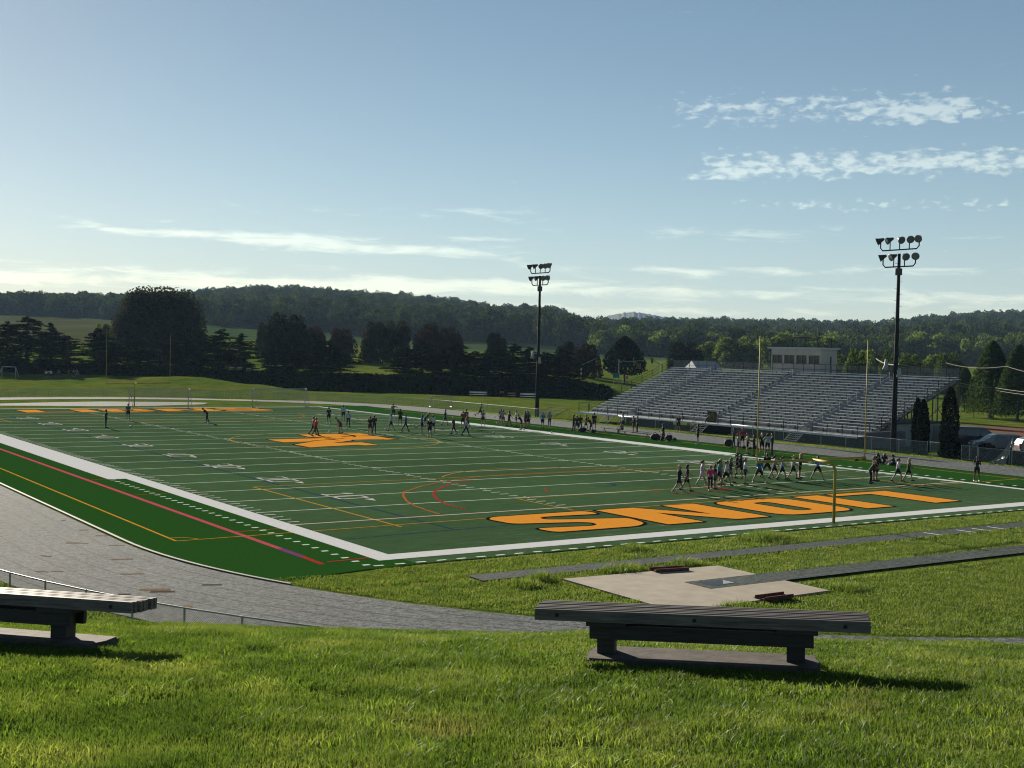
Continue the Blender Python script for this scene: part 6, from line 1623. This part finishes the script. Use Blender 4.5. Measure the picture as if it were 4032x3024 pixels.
G1, G2, G3, G4 = 'soccer players scattered round midfield', 'people waiting along the far sideline', 'girls stretching behind the near end zone', 'people standing on the far knoll'
def soc(*a, **k): return person(*a, group=G1, **k)
def sid(*a, **k): return person(*a, group=G2, **k)
def girl(*a, **k): k.setdefault('fem', True); k.setdefault('H', 1.62); return person(*a, group=G3, **k)
soc(417, 1684, 'stand', 'R', 'navy', 'navy', 'player all in navy standing alone at the left of the pitch', long_legs=True)
soc(504, 1655, 'stand2', 'T', 'green', 'black', 'player in a green shirt below the left soccer goal')
soc(815, 1664, 'bend', 'L', 'navy', 'black', 'player in navy bending forward on the run with a ball at his feet', long_legs=True)
soc(1243, 1718, 'walk', 'R', 'red', 'maroon', 'player in red top walking in front of the gold emblem', long_legs=True); soc(1233, 1712, 'walk2', 'R', 'red', 'maroon', 'second figure in red half hidden behind the red walker at the emblem', long_legs=True)
soc(1294, 1668, 'stand', 'A', 'navy', 'black', 'player in navy with pale socks nearest the far right corner of the pitch', white_shoes=True)
soc(1351, 1657, 'stand', 'A', 'pale_blue', 'black', 'player in pale blue seen from behind, farther of the pale blue pair near the corner')
soc(1340, 1707, 'bend', 'L', 'teal_grey', 'maroon', 'stooping player in teal grey with maroon shorts above the gold emblem', hair='m')
soc(1371, 1684, 'stand', 'A', 'pale_blue', 'black', 'player in pale blue and black trousers with a ball at the foot', long_legs=True)
soc(1457, 1712, 'stand', 'A', 'black', 'black', 'player in black at the right tip of the gold emblem, front one of two'); soc(1473, 1707, 'stand2', 'A', 'black', 'black', 'player in black with pale band just behind the black one at the emblem', long_legs=True)
soc(1539, 1697, 'arms_up', 'L', 'pale_blue', 'black', 'player in pale blue throwing with both arms raised'); soc(1548, 1648, 'armout', 'T', 'grey', 'black', 'player in grey with one arm out behind the raised arms player')
soc(1575, 1674, 'stand', 'T', 'black', 'black', 'player wholly in black standing square between the thrower and a blue shirt', skin=1)
soc(1596, 1700, 'walk', 'R', 'blue', 'black', 'player in a blue shirt and black trousers walking right', long_legs=True)
soc(1661, 1704, 'stand', 'L', 'blue', 'black', 'player in a blue shirt and dark shorts standing by the stooping player', white_shoes=True); soc(1673, 1682, 'bend', 'R', 'dark_grey', 'dark_grey', 'stooping dark player behind the blue shirt with dark shorts')
soc(1691, 1721, 'stand2', 'T', 'black', 'black', 'player in black shirt with pale print standing over a ball'); soc(1704, 1704, 'stand', 'A', 'white', 'black', 'player in white shirt behind the one in black over a ball')
soc(1752, 1674, 'walk', 'R', 'dark_grey', 'dark_grey', 'player in dark grey striding right near the sideline'); soc(1786, 1710, 'walk2', 'L', 'dark_grey', 'black', 'blond player in dark clothes between two balls', hair='b', long_legs=True)
soc(1835, 1675, 'stand', 'A', 'maroon', 'black', 'player in maroon at the back of the orange shirted group'); soc(1822, 1684, 'stand2', 'A', 'brown', 'black', 'player in brown orange shirt left of the bright orange one'); soc(1841, 1692, 'walk', 'L', 'orange', 'black', 'player in a bright orange red shirt')
soc(1834, 1716, 'walk', 'R', 'pale_blue', 'black', 'player in pale blue walking in front of the bright orange shirt', long_legs=True)
soc(1889, 1651, 'run', 'R', 'grey', 'black', 'player leaping to the right above the track edge', z=.25); soc(1901, 1677, 'stand', 'A', 'grey', 'black', 'player in grey shirt and black shorts below the leaping one', white_shoes=True)
soc(1980, 1677, 'hips', 'A', 'lilac', 'dark_grey', 'player in lilac grey shirt with hands on hips, front of a pair', white_shoes=True); soc(1972, 1672, 'stand', 'A', 'dark_grey', 'dark_grey', 'darker player half hidden behind the lilac grey shirt')
soc(2004, 1679, 'walk', 'R', 'black', 'black', 'player in black walking between the pair and the cluster', skin=1); soc(2032, 1678, 'hips', 'L', 'white', 'black', 'player in a pale shirt with elbow out at the left of the cluster')
soc(2053, 1693, 'stoop', 'L', 'navy', 'navy', 'dark stooping figure at the front of the cluster with pale shoes', white_shoes=True); soc(2067, 1683, 'stand', 'L', 'navy', 'black', 'figure in navy in the middle of the cluster'); soc(2079, 1685, 'armout', 'A', 'dark_grey', 'black', 'figure in dark grey with arm out at the right of the cluster'); soc(2075, 1680, 'stand', 'A', 'black', 'black', 'figure in black at the back of the cluster', hair='m')
soc(2136, 1686, 'walk', 'A', 'bright_blue', 'black', 'player in bright blue walking away by the far pole'); soc(2163, 1683, 'walk2', 'A', 'lilac', 'navy', 'player in lilac grey beside the bright blue one', long_legs=True)
sid(2258, 1698, 'stand2', 'L', 'black', 'black', 'person in black holding a white sheet at the left of the huddle', skin=1, long_legs=True); sid(2271, 1703, 'stand', 'A', 'black', 'black', 'person in black seen from behind, second in the huddle'); sid(2284, 1699, 'stand', 'A', 'black', 'black', 'person in black in the heart of the huddle', hair='m', long_legs=True)
sid(2306, 1696, 'walk2', 'R', 'black', 'black', 'person in black stepping in the middle of the huddle'); sid(2327, 1705, 'stoop', 'L', 'black', 'black', 'person in black leaning over the bags on the right of the huddle', white_shoes=True); sid(2339, 1693, 'stand', 'A', 'black', 'black', 'tallest person in black at the right end of the huddle', H=1.78, white_shoes=True)
sid(2452, 1692, 'stand', 'L', 'white', 'black', 'person in white shirt standing behind the low benches'); sid(2449, 1708, 'sit', 'L', 'yellow', 'black', 'person in yellow green sitting hunched on the low bench')
sid(2493, 1704, 'hips', 'L', 'black', 'black', 'person in black with hand on hip, left of a pair by the benches'); sid(2508, 1706, 'stand', 'L', 'black', 'black', 'person in black, right of the pair by the benches', long_legs=True)
sid(2611, 1740, 'walk2', 'L', 'navy', 'black', 'person in navy with white socks walking past the heap of bags', white_shoes=True); sid(2671, 1700, 'crossed', 'T', 'black', 'black', 'person in black standing at the middle grandstand stairs', white_shoes=True); sid(2747, 1750, 'stand', 'L', 'black', 'black', 'lone person in black on the track edge before the middle stairs', H=1.76, white_shoes=True)
sid(2888, 1763, 'stand2', 'L', 'olive', 'black', 'girl in olive top beside the large kit bag', fem=True, hs='tail', long_legs=True, H=1.72); sid(2905, 1789, 'stand2', 'R', 'grey', 'navy', 'girl in grey long top and dark shorts, left of the sideline group', fem=True, hs='tail', hair='m'); sid(2922, 1762, 'stand', 'A', 'red', 'black', 'girl in red vest standing behind the sideline group', fem=True, hs='tail', H=1.74)
sid(2942, 1789, 'stand2', 'R', 'lilac', 'black', 'person in lilac shirt and black shorts facing right in the sideline group', H=1.76); sid(2968, 1796, 'crossed', 'L', 'black', 'black', 'dark figure in black in front of the sideline group', skin=1, fem=True, hs='tail')
sid(2999, 1788, 'stand', 'A', 'black', 'black', 'blond person in black tee right of the goal upright', hair='b', fem=True, hs='long', H=1.76); sid(3021, 1791, 'hips', 'A', 'pale_blue', 'black', 'person in white and blue shirt with long black shorts', H=1.76); sid(3039, 1791, 'stand2', 'L', 'black', 'black', 'person in black at the right end of the sideline group', long_legs=True, H=1.78)
girl(2672, 1940, 'walk', 'R', 'black', 'black', 'blond girl in black tee at the left head of the walking line', hair='b', hs='long', H=1.66, white_shoes=True); girl(2702, 1934, 'walk2', 'R', 'navy', 'black', 'girl in navy beside the blond one leading the line', hs='long')
girl(2763, 1913, 'walk', 'R', 'pale_lilac', 'pale_lilac', 'girl in a long pale lilac top with white socks', hs='tail', white_shoes=True, hair='m'); girl(2796, 1932, 'walk2', 'T', 'pink', 'black', 'girl in a vivid pink tee and black leggings', hs='tail', long_legs=True, H=1.52)
girl(2814, 1927, 'stand', 'R', 'black', 'black', 'dark haired girl in black right of the pink tee', hs='long', H=1.50); girl(2829, 1914, 'walk', 'R', 'teal', 'black', 'girl in a teal tee in the thick of the line', hs='tail'); girl(2836, 1909, 'stand2', 'R', 'grey', 'grey', 'fair girl in grey behind the teal tee', hair='b', hs='tail')
girl(2857, 1914, 'lunge', 'R', 'white', 'black', 'girl in a white tee stepping right beside the teal one', hs='tail', hair='m'); girl(2874, 1900, 'walk2', 'R', 'dark_grey', 'dark_grey', 'girl in dark grey between the white tee and the knee lifters', hs='long')
girl(2899, 1884, 'kneeup', 'R', 'black', 'black', 'girl in black lifting a knee, left of two knee lifters', hs='tail'); girl(2917, 1886, 'kneeup', 'L', 'navy', 'black', 'girl in navy lifting a knee, right of two knee lifters', hs='long', hair='m')
girl(2933, 1907, 'stand', 'R', 'white', 'dark_grey', 'girl in a white vest and grey shorts walking on the line', hs='tail', hair='m'); girl(2988, 1902, 'straddle', 'T', 'blue', 'black', 'girl in a blue tee with legs spread wide', hs='tail')
girl(3019, 1880, 'straddle', 'A', 'black', 'black', 'broad figure in a black tee printed on the back, legs apart', H=1.68); girl(3047, 1886, 'lunge', 'R', 'pink_lilac', 'black', 'girl in a pink lilac tee lunging', hs='tail'); girl(3078, 1891, 'lunge', 'R', 'pale_blue', 'black', 'girl in a pale blue vest lunging next to the pink lilac tee', hs='tail', hair='m')
girl(3121, 1889, 'lunge', 'R', 'white', 'black', 'girl in a loose white tee lunging under the crossbar', hs='tail', H=1.66, hair='b'); girl(3148, 1886, 'straddle', 'R', 'black', 'black', 'tall blond girl in black behind the loose white tee', hair='b', hs='long', H=1.78)
girl(3218, 1889, 'straddle', 'A', 'violet_blue', 'black', 'girl in a violet blue tee with legs wide, alone left of the goal stem', hs='tail')
girl(3425, 1904, 'stoop', 'R', 'olive', 'black', 'fair girl stooping with hands on knees right of the goal stem', hair='b', hs='tail', long_legs=True); girl(3440, 1894, 'stand', 'R', 'dark_grey', 'black', 'girl in dark grey behind the stooping one', hs='long'); girl(3452, 1894, 'stand', 'R', 'black', 'black', 'taller girl in a black tee right of the stooping one', hs='tail', H=1.72)
girl(3533, 1898, 'lunge', 'R', 'white', 'black', 'girl in a white vest lunging at the far right, left of a pair', hs='tail', hair='m'); girl(3575, 1897, 'lunge', 'R', 'olive', 'black', 'girl with long blond hair in olive lunging, right of the pair', hair='b', hs='long')
girl(3466, 1826, 'floor', 'L', 'black', 'black', 'girl in black sitting on the sideline by the pale bag, left of two', hs='long'); girl(3482, 1828, 'floor', 'A', 'black', 'black', 'girl in black sitting on the sideline, back turned, right of the pale bag', hs='long'); girl(3523, 1833, 'floor', 'L', 'dark_grey', 'black', 'girl in dark grey sitting behind the lunging white vest', hs='tail')
girl(3845, 1896, 'armsback', 'T', 'black', 'black', 'lone girl in black with hands at her head near the right corner of the pitch', hs='tail', skin=1, H=1.68, white_shoes=True)
for (u, v, ps, f, sh_, lg, lab, kw) in [(182, 1493, 'hips', 'A', 'white', 'dark_grey', 'person in white at the left end of the knoll group', {}), (200, 1492, 'armout', 'A', 'white', 'black', 'person in white and black, second on the knoll', {}), (232, 1490, 'stand', 'A', 'bright_blue', 'maroon', 'person in pale turquoise on the knoll by the low table', {}),
    (272, 1491, 'stand', 'L', 'black', 'black', 'person in black on the knoll right of the table', {}), (290, 1489, 'walk', 'L', 'dark_grey', 'black', 'person in dark grey on the knoll, second from the right', {}), (303, 1493, 'armout', 'A', 'teal_grey', 'teal_grey', 'tallest person on the knoll, right end, arm raised', {'H': 1.85, 'long_legs': True})]:
    dd = 246; zz = None
    for dd in np.arange(225, 258, .5):
        q = at_d(u, v, dd)
        if q[2] <= gh(q[0], q[1]): break
    q = at_d(u, v, dd); person(u, v, ps, f, sh_, lg, lab, d=dd, z=gh(q[0], q[1]) - .02, group=G4, **kw)
q = at_d(217, 1491, 240); o = empty('low_table', (q[0], q[1], gh(q[0], q[1])), -YAW); tag(o, 'low table among the people on the knoll', 'table'); b = MB(); b.box((0, 0, .72), (2.2, .7, .05)); b.build('tabletop', GALVD, o)
for s in (-.9, .9): b = MB(); b.box((s, 0, .35), (.06, .6, .7)); b.build('leg', GALVD, o)
